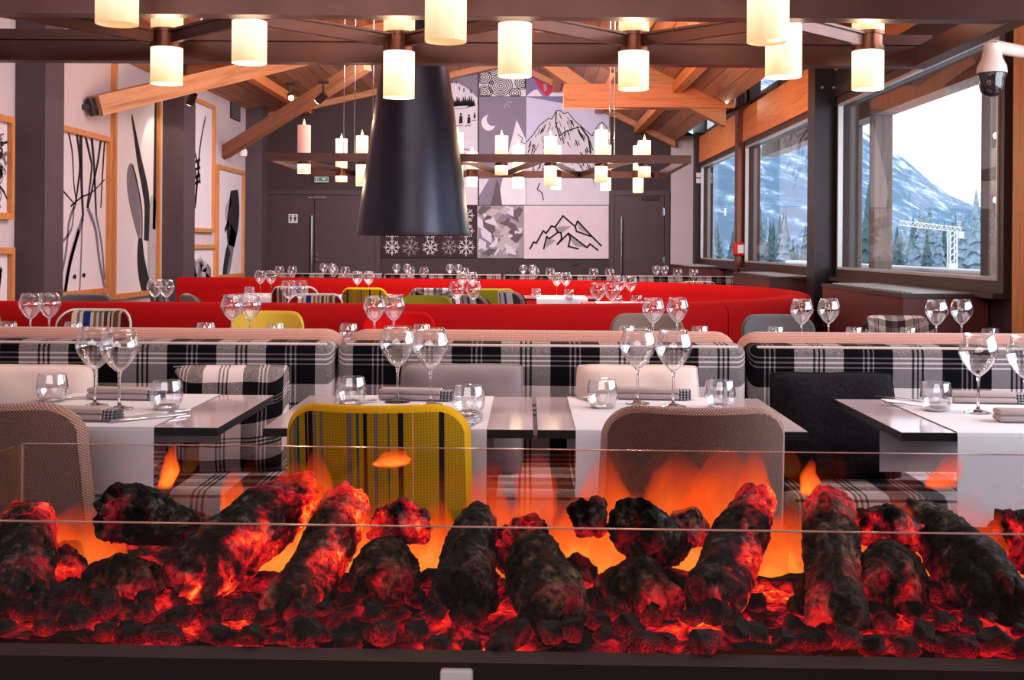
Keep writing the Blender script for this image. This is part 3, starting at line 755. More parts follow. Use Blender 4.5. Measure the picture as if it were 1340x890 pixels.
def m_scribble(st):
    random.seed(8)
    for k in range(46): st(wob(random.random(), random.random(), random.random(), random.random()*.5+.4, .2, k*1.3, 10), random.uniform(.01, .05), random.choice((1, 1, 2, 3)), 1+.05*(k % 8))
picture(-55, 135, 20, 284, m_scribble, 'print of dense dark twigs in an oak frame at the left edge')
picture(-55, 324, 20, None, m_pine, 'lower oak framed print with a small dark sprig at the left edge', .62)
picture(40, 152, 147, None, m_branches, 'tall framed print of bare branches and their shadows in snow', .70)
picture(152, 66, 212, None, m_leaves, 'very tall framed print of long pointed leaves beside the second column', .62)
picture(243, 121, 283, 303, m_twig, 'framed print of a thorny crossed twig right of the second column')
picture(243, 320, 284, None, m_petal, 'small lower framed print of pale petals right of the second column', .60)
picture(286, 215, 321, None, m_pine, 'framed print of a dark drooping cone shape nearest the far column', .72)
p = atx(309, 146, XL+.02)
r = thing('wall_vent', 'small dark ventilation grille high on the picture wall', 'vent', (XL+.001, p.y, p.z))
MB().b2((0,-.28,-.13), (.015,.28,.13)).build('frame', STEEL, r)
m = MB(); [m.b2((.015,-.26,-.11+.03*k), (.022,.26,-.095+.03*k)) for k in range(8)]; m.build('louvre', GREYINK, r)
p = atx(322, 200, -4.1)
r = thing('wall_speaker', 'small white round speaker beside the far timber strut', 'speaker', (-4.15, p.y, p.z)); MB().lathe([(0,-.05), (.06,-.05), (.07,0), (.06,.05), (0,.05)], n=16).build('shell', WHITE, r, 40); MB().tube((0,0,0), (-.12,.0,.05), .012).build('bracket', STEEL, r)
# spot lamps
SPOTG = glow('spot_lens', (255,214,160), 14)
def spot(p, aim, label, power=10):
    r = thing('spotlight', label, 'spotlight', p); d = (Vector(aim)-Vector(p)).normalized()
    MB().tube(-d*.14, (0,0,0), .045, n=16).build('housing', STEEL, r, 40); MB().tube(d*.002, d*.006, .036, n=16).build('lens', SPOTG, r)
    MB().tube(-d*.1, -d*.1+Vector((0,0,.16)), .012).b2(-d*.1+Vector((-.06,-.03,.15)), -d*.1+Vector((.06,.03,.18))).build('bracket', STEEL, r)
    l = bpy.data.lights.new('spot_beam', 'SPOT'); l.energy = power; l.color = (1,.82,.62); l.spot_size = 1.5; l.shadow_soft_size = .04
    lo = bpy.data.objects.new('spot_beam', l); link(lo, r); lo.location = d*.03; lo.rotation_euler = d.to_track_quat('-Z', 'Y').to_euler()
    return r
p = at(381, 128, 15.2); spot(p, p+Vector((.3,-1,-.35)), 'lit spotlight on the timber strut near the far exit column', 12)
p = at(248, 136, 13.2); spot(p, p+Vector((-.6,.5,-1)), 'small spotlight shining down the second dark column', 14)
p = at(950, 137, 13.9); spot(p, p+Vector((-.25,-1,-.2)), 'lit spotlight on the window wall track beside the collar beam', 12)
p = at(415, 133, 13.5); spot(p, p+Vector((-1,.3,-.8)), 'unlit looking black spotlight hanging from the far timber strut', 25)
r = thing('lamp_track', 'black lamp track clamped across the window wall header beam', 'lamp track', at(975, 138, 14.0)); MB().bar((-.25,.1,-.1), (.3,-.6,.12), .04, .04).build('rail', STEEL, r)
MB().b2((-.1,-.08,-.02), (-.02,.06,.14)).build('driver_box', STEEL, r)
# security camera on the near timber column
p = at(1298, 92, 5.9)
r = thing('security_camera', 'white dome security camera with black globe on the near timber column', 'camera', p)
CAMW = paint('camera_shell', (206,178,170), .35, var=.03)
MB().lathe([(0,.10), (.045,.10), (.052,.06), (.072,.02), (.076,-.015), (0,-.015)], n=28).build('shell', CAMW, r, 35)
MB().lathe([(.07,-.016), (.072,-.03), (.062,-.05), (.064,-.075), (.055,-.11), (.03,-.132), (0,-.137)], n=28).build('dome', paint('camera_dome', (38,28,34), .12, spec=.7), r, 50)
m = MB(); m.tube((0,0,.09), (0,0,.135), .042, n=20); m.tube((0,0,.125), (.30,.22,.125), .034, n=16); m.build('arm', CAMW, r, 40)
# alarm box and switch plates on the right wall posts
r = thing('alarm_box', 'red fire alarm call point on the thin post between the far windows', 'alarm', (2.60, 14.12, at(969, 326, 14).z))
MB().rbox((0,0,0), (.12,.14,.17), .02, 2).build('case', paint('alarm_red', (196,20,30), .4, var=.03), r); MB().b2((.061,-.06,-.06), (.066,.06,.06)).b2((-.02,-.075,-.05), (.05,-.07,.05)).build('cover', WHITE, r)
r = thing('switch_plate', 'pair of white switches on the farthest window column', 'switch', (2.655, 17.795, at(913, 233, 17.8).z))
for zz in (-.045, .045): MB().rbox((0,-.006,zz), (.08,.012,.075), .004, 1).build('switch', WHITE, r)

# ------------------------------------------------------------------ conical hood
Yh = 8.5; hx = xat(541, Yh)
zb = at(541, 308, Yh).z; zs = at(541, 85, Yh).z
r = thing('fireplace_hood', 'large dark conical metal chimney hood hanging in the middle of the room', 'chimney hood', (hx, Yh, zb))
r0, r1 = 74.5*Yh/F, 44*Yh/F; k = (r0-r1)/(zs-zb); zz = 1.95; rt = r0-k*zz
MB().lathe([(r0-.012,0), (r0,0), (r0,.012), (rt,zz), (rt-.012,zz), (r0-.03,.02), (r0-.012,0)], n=72).build('cone', HOODM, r, 40)
MB().tube((0,0,zz-.02), (0,0,roof_z(hx)-zb), rt, rt, 48).build('flue', HOODM, r, 40)
MB().lathe([(r0+.004,-.002), (r0+.004,.02), (r0-.01,.02), (r0-.01,-.002), (r0+.004,-.002)], n=72).build('rim', paint('hood_rim', (60,48,50), .4, .6), r, 40)

# ------------------------------------------------------------------ candle chandeliers
def candle_mat():
    m, nt, b = M0('candle_glass'); tc = nd(nt, 'TexCoord').outputs['Generated']; z = nd(nt, 'SeparateXYZ', {0: tc}).outputs[2]
    col = ramp(nt, z, [(0.0, (1.0,.56,.20,1)), (.18, (1.0,.70,.36,1)), (.6, (1.0,.86,.62,1)), (1.0, (1.0,.90,.72,1))])
    nt.links.new(col, b.inputs['Emission Color']); b.inputs['Base Color'].default_value = (.7,.6,.45,1)
    st = nd(nt, 'MapRange', {0: z, 1: 0.0, 2: 0.7, 3: 0.70, 4: 1.22}).outputs[0]; nt.links.new(st, b.inputs['Emission Strength']); b.inputs['Roughness'].default_value = .35
    return m
CANDLE = candle_mat(); CANDLE_FAINT = glow('pink_candle_glow', (226,160,146), .35); TIP = glow('candle_flame', (255,206,140), 2.2)  # the unlit pink candle tube gets a faint glow of its own
def candle(parent, x, y, zb, zt, rad, up, dn, lit=True, light=0, collar=True):
    # zb..zt: band of the collar; dn/up: length of the tube below/above it
    n = 28; c = []
    if collar:
        c = MB().tube((x,y,zb), (x,y,zt), rad*.93, n=n); c.tube((x,y,zb), (x,y,zb+.015), rad*1.03, n=n); c.tube((x,y,zt-.012), (x,y,zt), rad*1.03, n=n); hold = c.build('candle_lamp', COPPER, parent, 40)
    else: hold = MB().tube((x,y,zb), (x,y,zb+.02), rad*1.03, n=n).build('candle_lamp', COPPER, parent, 40)
    if dn:
        MB().lathe([(0,zb-dn+.004), (rad*.86,zb-dn+.004), (rad*.9,zb-dn), (rad,zb-dn), (rad,zb-.001), (0,zb-.001)], (x,y,0), n).build('glass_tube', CANDLE, hold, 40)
        if light:
            l = bpy.data.lights.new('candle_light', 'POINT'); l.energy = light; l.color = (1,.72,.42); l.shadow_soft_size = .03
            lo = bpy.data.objects.new('candle_light', l); link(lo, hold); lo.location = (x, y, zb-dn-.05)
            l = bpy.data.lights.new('candle_light', 'POINT'); l.energy = light*.9; l.color = (1,.62,.34); l.shadow_soft_size = .03
            lo = bpy.data.objects.new('candle_light', l); link(lo, hold); lo.location = (x, y, zt+max(up,.05)+.12)
    if up:
        MB().lathe([(0,zt+.001), (rad,zt+.001), (rad,zt+up), (rad*.9,zt+up), (rad*.86,zt+up-.006), (0,zt+up-.006)], (x,y,0), n).build('glass_tube', CANDLE if lit else CANDLE_FAINT, hold, 40)
        MB().lathe([(0,zt+up-.01), (rad*.2,zt+up+.005), (rad*.22,zt+up+.015), (rad*.06,zt+up+.04), (0,zt+up+.055)], (x,y,0), 10).build('flame_tip', TIP, hold, 60)
def zpx(py, px, Y): return at(px, py, Y).z
# near chandelier
Ya, Yb_ = 3.35, 4.20
zfb = zpx(22, 690, Ya); zrb = zpx(83.5, 690, Yb_)
ZC = (zfb+zrb)/2
x0, x1 = -2.05, xat(1216, Yb_)
r = thing('chandelier', 'near long dark metal frame chandelier with large glowing candle lamps', 'chandelier', (0, (Ya+Yb_)/2, ZC), 0, 'candle chandeliers')
ox = Vector((0, (Ya+Yb_)/2, ZC))
def L(px, Y): return xat(px, Y)
for (yy, zz, xe) in ((Ya, zfb-ZC, 1.62), (Yb_, zrb-ZC, x1)):
    y_ = yy-ox.y
    MB().b2((x0, y_-.005, zz), (xe, y_+.06, zz+.075)).b2((x0, y_-.02, zz+.075), (xe, y_+.02, zz+.112)).build('beam', STEEL_B, r)
MB().b2((x1-.06, Ya-ox.y, zrb-ZC), (x1, Yb_-ox.y, zrb-ZC+.07)).build('beam', STEEL_B, r)
MB().b2((x0, Ya-ox.y, zrb-ZC), (x0+.06, Yb_-ox.y, zrb-ZC+.07)).build('beam', STEEL_B, r)
near_mid = [(324.5, 22.5, 45, 18, 28, 83), (672, 22.5, 44, 20, 31, 100), (1023.5, 22.5, 47, 22, 32, 101)]
near_rear = [(216.5, 41, 39, 63, 110, 22), (520.5, 41, 43, 68, 128, 25), (827.5, 40, 43, 68, 117, 26), (1134, 41, 42, 67, 117, 26)]
near_front = [(147.5, 30), (580.5, 53), (1005, 54)]
Ym, Yr, Yq = 3.62, 4.05, 3.12
mids, rears = [], []
for px, w_, wd, c0, c1, bt in near_mid:
    zt, zb2, ze = zpx(c0, px, Ym)-ZC, zpx(c1, px, Ym)-ZC, zpx(bt, px, Ym)-ZC
    candle(r, L(px, Ym), Ym-ox.y, zb2, zt, wd*Ym/F/2, .12, zb2-ze, light=2.5); mids.append(Vector((L(px, Ym), Ym-ox.y, (zt+zb2)/2)))
for px, w_, c0, c1, bt, tp in near_rear:
    zt, zb2, ze = zpx(c0, px, Yr)-ZC, zpx(c1, px, Yr)-ZC, zpx(bt, px, Yr)-ZC
    candle(r, L(px, Yr), Yr-ox.y, zb2, zt, w_*Yr/F/2, .13, zb2-ze, light=2.5); rears.append(Vector((L(px, Yr), Yr-ox.y, (zt+zb2)/2)))
for px, bt in near_front:
    ze = zpx(bt, px, Yq)-ZC; zb2 = zfb-ZC+.09
    candle(r, L(px, Yq), Yq-ox.y+.02, zb2, zb2+.05, 55*Yq/F/2, .08, zb2-ze, light=0)
    MB().b2((L(px, Yq)-.02, Yq-ox.y, zb2+.01), (L(px, Yq)+.02, Ya-ox.y, zb2+.04)).build('lamp_arm', STEEL_B, r)
chain = [Vector((-1.9, Ym-ox.y, .1))]
for k in range(4):
    chain.append(rears[k])
    if k < 3: chain.append(mids[k])
for a, c in zip(chain, chain[1:]):
    d = (c-a).normalized(); a2, c2 = a+d*(.05 if a is not chain[0] else 0), c-d*.05
    MB().bar(a2, c2, .02, .040).bar(a2+Vector((0,0,.022)), c2+Vector((0,0,.022)), .04, .008).build('brace', STEEL_B, r)
for xx, yy in ((-1.2, Ya), (-1.2, Yb_), (.9, Ya), (.9, Yb_)): MB().tube((xx, yy-ox.y, .05), (xx, yy-ox.y, roof_z(xx)-ZC), .004, n=6).build('suspension_cable', CHROME, r)
# far chandelier
Ya2, Yb2 = 9.3, 11.2
zf2, zr2 = zpx(212, 640, Ya2), zpx(232, 640, Yb2)
xf0, xf1 = xat(343, Ya2), xat(904, Ya2)
r = thing('chandelier', 'far dark metal frame chandelier with small candle lamps before the mural', 'chandelier', (0, (Ya2+Yb2)/2, zf2), 0, 'candle chandeliers')
ox = Vector((0, (Ya2+Yb2)/2, zf2)); ZC = zf2
for yy, zz in ((Ya2, 0.0), (Yb2, zr2-zf2)):
    MB().b2((xf0, yy-ox.y, zz), (xf1, yy-ox.y+.06, zz+.065)).build('beam', STEEL_B, r)
for xx in (xf0, xf1-.06):
    MB().bar((xx+.03, Ya2-ox.y+.06, .03), (xx+.03, Yb2-ox.y, zr2-zf2+.03), .05, .06).build('beam', STEEL_B, r)
far = [(397, 164, 227, 17, 0, 1), (446, 182, 238, 15.5, 1, 0), (473, 178, 243, 16, 0, 0), (598, 174, 236, 15, 0, 0), (617, 199, 244, 15, 1, 0), (655.5, 178, 229, 17, 0, 0),
       (677.5, 191, 246, 15, 1, 0), (719.5, 179, 243, 16.5, 0, 0), (727, 191, 247.5, 14, 1, 0), (786, 170.5, 238.5, 17, 0, 0), (792, 190, 249, 14, 1, 0), (842.5, 184, 232, 16.5, 0, 0), (834.5, 191, 251.5, 14, 1, 0)]
nodes = []
for k, (px, tp, bt, wd, rear, off) in enumerate(far):
    Y = Ya2+.12 if not rear else Yb2-.35
    zz = (0.0 if not rear else (zr2-zf2)*.8); zt = zz+.05; zb2 = zz-.02
    up = zpx(tp, px, Y)-ZC-zt; dn = zb2-(zpx(bt, px, Y)-ZC)
    candle(r, xat(px, Y), Y-ox.y, zb2, zt, wd*Y/F/2, max(.03, up), max(.04, dn), lit=not off, light=7 if k % 2 == 0 else 0)
    nodes.append((xat(px, Y), Y-ox.y, zz+.02))
for k in range(9):
    a = xf0+.1+k*(xf1-xf0-.2)/9; c = xf0+.1+(k+1)*(xf1-xf0-.2)/9
    p, q = (Ya2, 0) , (Yb2, zr2-zf2)
    if k % 2: p, q = q, p
    MB().bar((a, p[0]-ox.y+.03, p[1]+.03), (c, q[0]-ox.y+.03, q[1]+.03), .02, .05).build('brace', STEEL_B, r)
for px in (449, 463, 487, 797, 803):
    m = MB(); m.tube((xat(px, 9.6), 9.6-ox.y, .05), (xat(px, 9.6), 9.6-ox.y, roof_z(xat(px, 9.6))-ZC), .0045, n=6)
    m.build('suspension_cable', CHROME, r)

# ------------------------------------------------------------------ red sofa, a U open to the left
def arc_path():
    Yn, Yf_, xc = 6.86, 12.0, -.42; R = (Yf_-Yn)/2; cy = (Yn+Yf_)/2
    pts = [(-5.0+.0, Yn)] ; pts = [(-4.05, Yn), (-3.0, Yn), (-1.8, Yn)]
    for k in range(33):
        t = -PI/2+PI*k/32; pts.append((xc+R*math.cos(t), cy+R*math.sin(t)))
    pts += [(-1.6, Yf_), (xat(235, Yf_), Yf_)]
    return pts
PATH = arc_path()
def seg(a, c):
    return PATH[a:c+1]
# left of travel = inside of the U
def rounded(w0, w1, z0, z1, rr, n=6):
    pts = [(w0, z0), (w1, z0)]
    for k in range(n+1): t = PI/2*k/n; pts.append((w1-rr+rr*math.cos(t), z1-rr+rr*math.sin(t)))
    for k in range(n+1): t = PI/2+PI/2*k/n; pts.append((w0+rr+rr*math.cos(t), z1-rr+rr*math.sin(t)))
    return pts
sofa = thing('sofa', 'long red felt sofa curving in a U around the centre of the room', 'sofa', (0,0,0))
for a, c in ((0,2), (2,10), (10,18), (18,27), (27,35), (35,37)):
    MB().sweep(rounded(-.13, .11, .30, .87, .09), seg(a, c)).build('backrest', RED, sofa, 50)
    MB().sweep(rounded(.12, .62, .30, .46, .05), seg(a, c)).build('seat_cushion', RED, sofa, 50)
MB().sweep([(-.12,.0), (.55,.0), (.55,.29), (-.12,.29)], PATH).build('base', STEEL, sofa, 40)

# ------------------------------------------------------------------ plaid benches
def make_bench(Wd, label):
    r = thing('bench', label, 'bench', (0,0,0), 0, 'plaid benches')
    MB().b2((-Wd/2+.02, -.44, 0), (Wd/2-.02, .28, .28)).build('plinth', STEEL, r)
    MB().rbox((0, -.25, .375), (Wd-.012, .56, .19), .045, 4).build('seat_cushion', PLAID, r, 60)
    MB().rbox((0, .075, .665), (Wd-.012, .15, .43), .032, 4).build('backrest', PLAID, r, 60)
    MB().rbox((0, .235, .46), (Wd-.006, .17, .90), .075, 5).build('back_shell', PINKT, r, 60)
    m = MB(); m.rbox((0, .015, .872), (Wd-.07, .014, .011), .004, 2); m.build('piping', BPIPE, r, 60)
    return r
BPIPE = paint('pale_pink_piping', (216,192,188), .8)
Yb = 3.98
def replaid(r, mat):
    for ch in KIDS[r.name]:
        if ch.data.materials[0] == PLAID: ch.material_slots[0].link = 'OBJECT'; ch.material_slots[0].material = mat
PLAID_L, PLAID_M, PLAID_R = plaid('plaid_left', offx=.13), plaid('plaid_middle', offx=.03), plaid('plaid_right', offx=-.04)
bx = [xat(q, Yb) for q in (-100, 441, 979, 1520)]
bp = make_bench(bx[1]-bx[0], 'plaid bench with the cream and plaid cushions, left of the yellow chair'); bp.location = ((bx[0]+bx[1])/2, Yb, 0)
bq = copy_tree(bp); bq.location = ((bx[1]+bx[2])/2, Yb, 0); replaid(bq, PLAID_M); tag(bq, 'plaid bench with mauve and cream cushions behind the two middle tables')
bq = copy_tree(bp); bq.location = ((bx[2]+bx[3])/2, Yb, 0); replaid(bq, PLAID_R); tag(bq, 'plaid bench with the black cushion, nearest the near window')
Yfb = 13.6
for k, (a, c, lab) in enumerate(((346, 502, 'far plaid bench in front of the left dark door'), (502, 659, 'far plaid bench below the snowflake mural'), (659, 815, 'far plaid bench below the mountain line mural'), (815, 972, 'far plaid bench in front of the right dark door'))):
    q = bp.copy(); link(q); q.location = (xat((a+c)/2, Yfb), Yfb, 0); tag(q, lab)
    for ch in KIDS[bp.name]:
        if not ch.name.startswith('back_shell'): KIDS.setdefault(q.name, []).append(copy_tree(ch, q))
replaid(bp, PLAID_L)

# ------------------------------------------------------------------ cushions
def cushion(loc, wd, ht, th, mat, label, rz=0.0, tilt=.25, seed=0):
    r = thing('cushion', label, 'cushion', loc, rz, 'loose cushions on the benches')
    m = MB()
    def sh(sgn):
        def fn(u, v):
            a, c = 2*u-1, 2*v-1
            pin = 1-.06*(a*a*c*c)
            e = max(0, (1-a**4))*max(0, (1-c**4)); t = th/2*(e**.42)+.004
            x = a*wd/2*(1-.05*(1-abs(c))*abs(a)**2)*pin; z = c*ht/2*(1-.05*(1-abs(a))*abs(c)**2)*pin
            dy = .012*noise.noise(Vector((a*2+seed, c*2, seed)))
            return (x, sgn*t+dy, z)
        return fn
    m.grid(sh(1), 25, 25); m.grid(sh(-1), 25, 25)
    bm = m.bm
    o = m.build('cover', mat, r, 180, weld=True); o.location = (0, 0, ht/2); 
    mm = MB(); pts = [(-1,-1), (1,-1), (1,1), (-1,1), (-1,-1)]
    for (a, c), (e, f) in zip(pts, pts[1:]):
        prev = None
        for k in range(13):
            t = k/12; A, B = a+(e-a)*t, c+(f-c)*t; pin = 1-.06*(A*A*B*B)
            q = Vector((A*wd/2*(1-.05*(1-abs(B))*abs(A)**2)*pin, .012*noise.noise(Vector((A*2+seed, B*2, seed))), B*ht/2*(1-.05*(1-abs(A))*abs(B)**2)*pin))
            if prev is not None: mm.tube(prev, q, .0055, n=6)
            prev = q
    s_ = mm.build('seam', mat, r, 60); s_.location = (0, 0, ht/2)
    r.rotation_euler = (-tilt, 0, rz)
    return r
CREAM = felt('cream_linen', (224,200,196), .05); MAUVEC = fabric('mauve_grey_weave', (112,96,104), (176,156,164), 500); BLACKC = felt('black_boucle', (26,24,30), .5, 120, .0) #, (8,8,11), (40,38,46), 420, False)
PLC = plaid('cushion_plaid', (14,12,16), (226,206,208), .26, .05, .05)
cy_ = 3.78
cushion((xat(30, cy_), cy_, .46), .46, .36, .13, CREAM, 'cream cushion at the left end of the bench', 0, .2, 1)
cushion((xat(298, cy_), cy_, .455), .40, .37, .13, PLC, 'black and white plaid cushion leaning on the bench beside the left table', .12, .25, 2)
cushion((xat(604, cy_), cy_, .455), .42, .38, .13, MAUVEC, 'mauve grey cushion leaning on the bench behind the yellow chair table', 0, .22, 3)
cushion((xat(838, cy_), cy_, .455), .42, .38, .13, CREAM, 'cream cushion leaning on the bench behind the brown chair table', 0, .22, 4)
cushion((xat(1100, cy_-.04), cy_-.04, .45), .43, .37, .16, BLACKC, 'fluffy black cushion on the bench beside the right table', .05, .26, 5)

# ------------------------------------------------------------------ chairs
def chair_parts(r, body, panel, pipe=None, legm=STEEL):
    H0, H1, hw, rc = .40, .848, .233, .085
    def half(z):
        w_ = hw-.014*(z-H0)/(H1-H0)
        if z > H1-rc: d = z-(H1-rc); w_ -= rc-math.sqrt(max(0, rc*rc-d*d))
        return w_
    def yb(x, z): return -.235-.16*(z-.42)+.085*(x/.21)**2
    nz = 26
    def zz(v): return H0+(H1-H0)*(1-(1-v)**1.7)
    def sheet(sg, th):
        def fn(u, v):
            z = zz(v); a = 2*u-1; x = a*half(z)
            ez = max(0, 1-((z-(H0+H1)/2)/((H1-H0)/2))**12); e = (max(0, 1-abs(a)**7)*ez)**.5
            return (x, yb(x, z)+sg*th*e, z)
        return fn
    m = MB(); m.grid(sheet(1, .030), 21, nz); m.grid(sheet(-1, .030), 21, nz)
    m.build('backrest', body, r, 180, weld=True)
    for sg, nm in ((-1, 'back_panel'), (1, 'front_panel')):
        def fn(u, v, sg=sg):
            z = H0+.02+(H1-H0-.035)*(1-(1-v)**1.7); a = 2*u-1; d = max(0, z-(H1-.015-rc+.01)); w_ = half(min(z, H1-rc))-.014
            if z > H1-rc-.005:
                dd = min(rc-.012, z-(H1-rc-.003)); R2 = rc-.012; w_ = half(H1-rc)-.012-(R2-math.sqrt(max(0, R2*R2-dd*dd)))
            x = a*max(.01, w_); return (x, yb(x, z)+sg*(.0315+.0025*(1-abs(a)**8)), z)
        def fn2(u, v, fn=fn, sg=sg):
            p = fn(u, v); return (p[0], p[1]-sg*.008, p[2])
        m = MB(); m.grid(fn, 17, 20); m.grid(fn2, 17, 20); o = m.build(nm, panel, r, 60)
    if pipe:
        m = MB(); pts = []
        for k in range(24): z = zz(k/23); pts.append(Vector((half(z), yb(half(z), z), z)))
        pts += [Vector((-p.x, p.y, p.z)) for p in reversed(pts)]
        for p, q in zip(pts, pts[1:]): m.tube(p, q, .008, n=6)
        m.build('piping', pipe, r, 60)
    m = MB(); m.rbox((0, .0, .425), (.43, .44, .085), .035, 4); m.build('seat', body, r, 60)
    for sx in (-1, 1):
        for sy in (-1, 1): MB().tube((sx*.16, sy*.15, .39), (sx*.20, sy*.20, 0), .016, .010, 10).build('leg', legm, r, 60)
    return r
CH = {}
def chair(key, body, panel, x, y, rz, label, pipe=None, dz=0):
    if key not in CH:
        r = thing('dining_chair', label, 'chair', (0,0,0), 0, 'upholstered dining chairs'); chair_parts(r, body, panel, pipe); CH[key] = r; c = r
    else: c = copy_tree(CH[key])
    c.location = (x, y, 0); c.rotation_euler = (0, 0, rz); tag(c, label)
    if y > 4: c.scale = (.92, 1, 1)
    return c
# near row, seen from behind
chair('yel', YEL, YSTR, xat(490, 2.66), 2.96, 0, 'mustard chair with vertical dark stripes in front of the fire')
chair('brn', BROWNL, BROWN, xat(917, 2.66), 2.96, 0, 'brown tweed chair drawn up to the table right of the yellow striped chair')
chair('brn', BROWNL, BROWN, xat(-37, 2.62), 2.94, 0, 'brown tweed chair cut off at the left edge')
# second row, facing us
y2 = 6.12
chair('mul', MULTI, MULTI, xat(129, 6.38), y2, PI, 'chair with red, blue and cream folk stripes before the red sofa', WPIPE)
chair('yep', YELP, YELP, xat(354, 6.38), y2, PI, 'plain yellow chair in front of the red sofa')
chair('yep', YELP, YELP, xat(-40, 6.38), y2, PI, 'plain yellow chair peeping in at the left edge')
chair('red', REDCH, REDCH, xat(524, 6.38), y2, PI, 'plain red chair in front of the red sofa')
chair('tau', TAUPE, TAUPE, xat(846, 6.38), y2, PI, 'taupe tweed chair in front of the red sofa')
chair('gry', GREYT, GREYT, xat(1016, 6.38), y2, PI, 'grey tweed chair beside the rounded end of the red sofa')
chair('plb', PLAIDB, PLAIDB, xat(1172, 6.38), y2, PI, 'brown and pink plaid chair by the near radiator cover')
# inside the U
chair('mul', MULTI, MULTI, xat(415, 8.52), 8.26, PI, 'folk striped chair inside the U of the red sofa, facing us', WPIPE)
chair('lim', LIME, LIME, xat(558, 8.52), 8.26, PI, 'lime green chair inside the U, facing us below the plaid chair')
chair('gry', GREYT, GREYT, xat(113, 8.3), 8.06, PI, 'grey tweed chair behind the left stretch of the red sofa')
chair('mu2', MULTI, MULTI, xat(384, 10.0), 10.28, 0, 'dark red and blue striped chair inside the U, seen from behind', WPIPE)
chair('yel', YEL, YSTR, xat(476, 10.0), 10.28, 0, 'small mustard striped chair inside the U of the sofa')
chair('pls', PLAIDS, PLAIDS, xat(565, 10.0), 10.28, 0, 'black and white plaid chair inside the U of the sofa')
chair('lim', LIME, LIME, xat(642, 10.0), 10.28, .1, 'lime green chair inside the U beside the blue striped chair')
chair('blu', TAUPE, BLUEST, xat(657, 8.9), 8.85, -1.1, 'chair with blue and white stripes turned sideways inside the U')
chair('blu', TAUPE, BLUEST, xat(700, 9.7), 9.66, -1.1, 'taupe chair with white striped back beside the dark table inside the U')
chair('gry', GREYT, GREYT, xat(246, 11.0), 10.9, -1.35, 'grey chair turned sideways at the open end of the U')
chair('tau', TAUPE, TAUPE, xat(296, 8.6), 8.6, -1.2, 'taupe chair turned sideways inside the U behind the yellow chair')
# beside the far window
chair('mul', MULTI, MULTI, xat(915, 12.25), 12.55, 0, 'striped chair with white piping near the farthest radiator cover', WPIPE)

# ------------------------------------------------------------------ tables and runners
def table_parts(r, Wd, D):
    MB().b2((-Wd/2, -D/2, .729), (Wd/2, D/2, .75)).build('table_top', TABLEE, r)
    MB().b2((-Wd/2+.0005, -D/2+.0005, .75), (Wd/2-.0005, D/2-.0005, .7512)).build('laminate', TABLET, r)
    MB().tube((0,0,.02), (0,0,.73), .035, n=16).build('pedestal', STEEL, r, 40)
    MB().rbox((0,0,.012), (.42,.42,.024), .01, 2).build('base_plate', STEEL, r)
def runner(x0, x1, yf, yb, drop, label, parent_loc=None):
    cx = (x0+x1)/2; cyy = (yf+yb)/2
    o = MB(); hw, D = (x1-x0)/2, (yb-yf)/2; T = .0535; t = .0016
    prof = [(-D-.006, -drop), (-D-.005, -.01), (-D-.002, .0), (-D+.004, .0022), (0, .0022), (D-.004, .0022), (D+.002, 0), (D+.005, -.01), (D+.006, -drop*.94)]
    n = 15
    def fn(u, v):
        s_ = v*(len(prof)-1); i = min(len(prof)-2, int(s_)); f = s_-i
        y = prof[i][0]+(prof[i+1][0]-prof[i][0])*f; z = prof[i][1]+(prof[i+1][1]-prof[i][1])*f
        x = (2*u-1)*hw
        wv = .004*noise.noise(Vector((x*6, cx, 0)))*max(0, -z)/drop if z < 0 else 0
        return (x, y+wv*(1 if y > 0 else -1), z)
    def fn2(u, v):
        p = fn(u, v); k = -t; y = p[1]
        return (p[0], y-math.copysign(t, y) if p[2] < 0 else y, p[2]-(t*.6 if p[2] >= 0 else 0))
    m = MB(); m.grid(fn, n, 41); m.grid(fn2, n, 41)
    o = m.build('table_runner', LINEN, None, 60); o.location = (cx, cyy, .7515)
    tag(o, label, 'table runner', 'white table runners'); return o
tabs = {1: (-1.475, -.787, 'dark table at left with wide bare end beside the plaid cushion'), 2: (-.672, .019, 'dark topped table behind the yellow striped chair'),
        3: (.027, .722, 'dark topped table behind the brown tweed chair'), 4: (.955, 1.65, 'glossy table at right beside the black cushion')}
YF_, YB_ = 2.925, 3.56
first = None
for k, (a, c, lab) in tabs.items():
    r = thing('dining_table', lab, 'table', ((a+c)/2, (YF_+YB_)/2, 0), 0, 'front row of dining tables'); table_parts(r, .69, YB_-YF_)
runner(-1.40, -.948, YF_, YB_, .16, 'white runner over the left table beside the plaid cushion')
runner(-.56, -.10, YF_, YB_, .20, 'white runner over the table behind the yellow striped chair')
runner(.127, .59, YF_, YB_, .17, 'white runner over the table behind the brown tweed chair')
runner(1.10, 1.56, YF_, YB_, .24, 'white runner over the right table beside the black cushion')

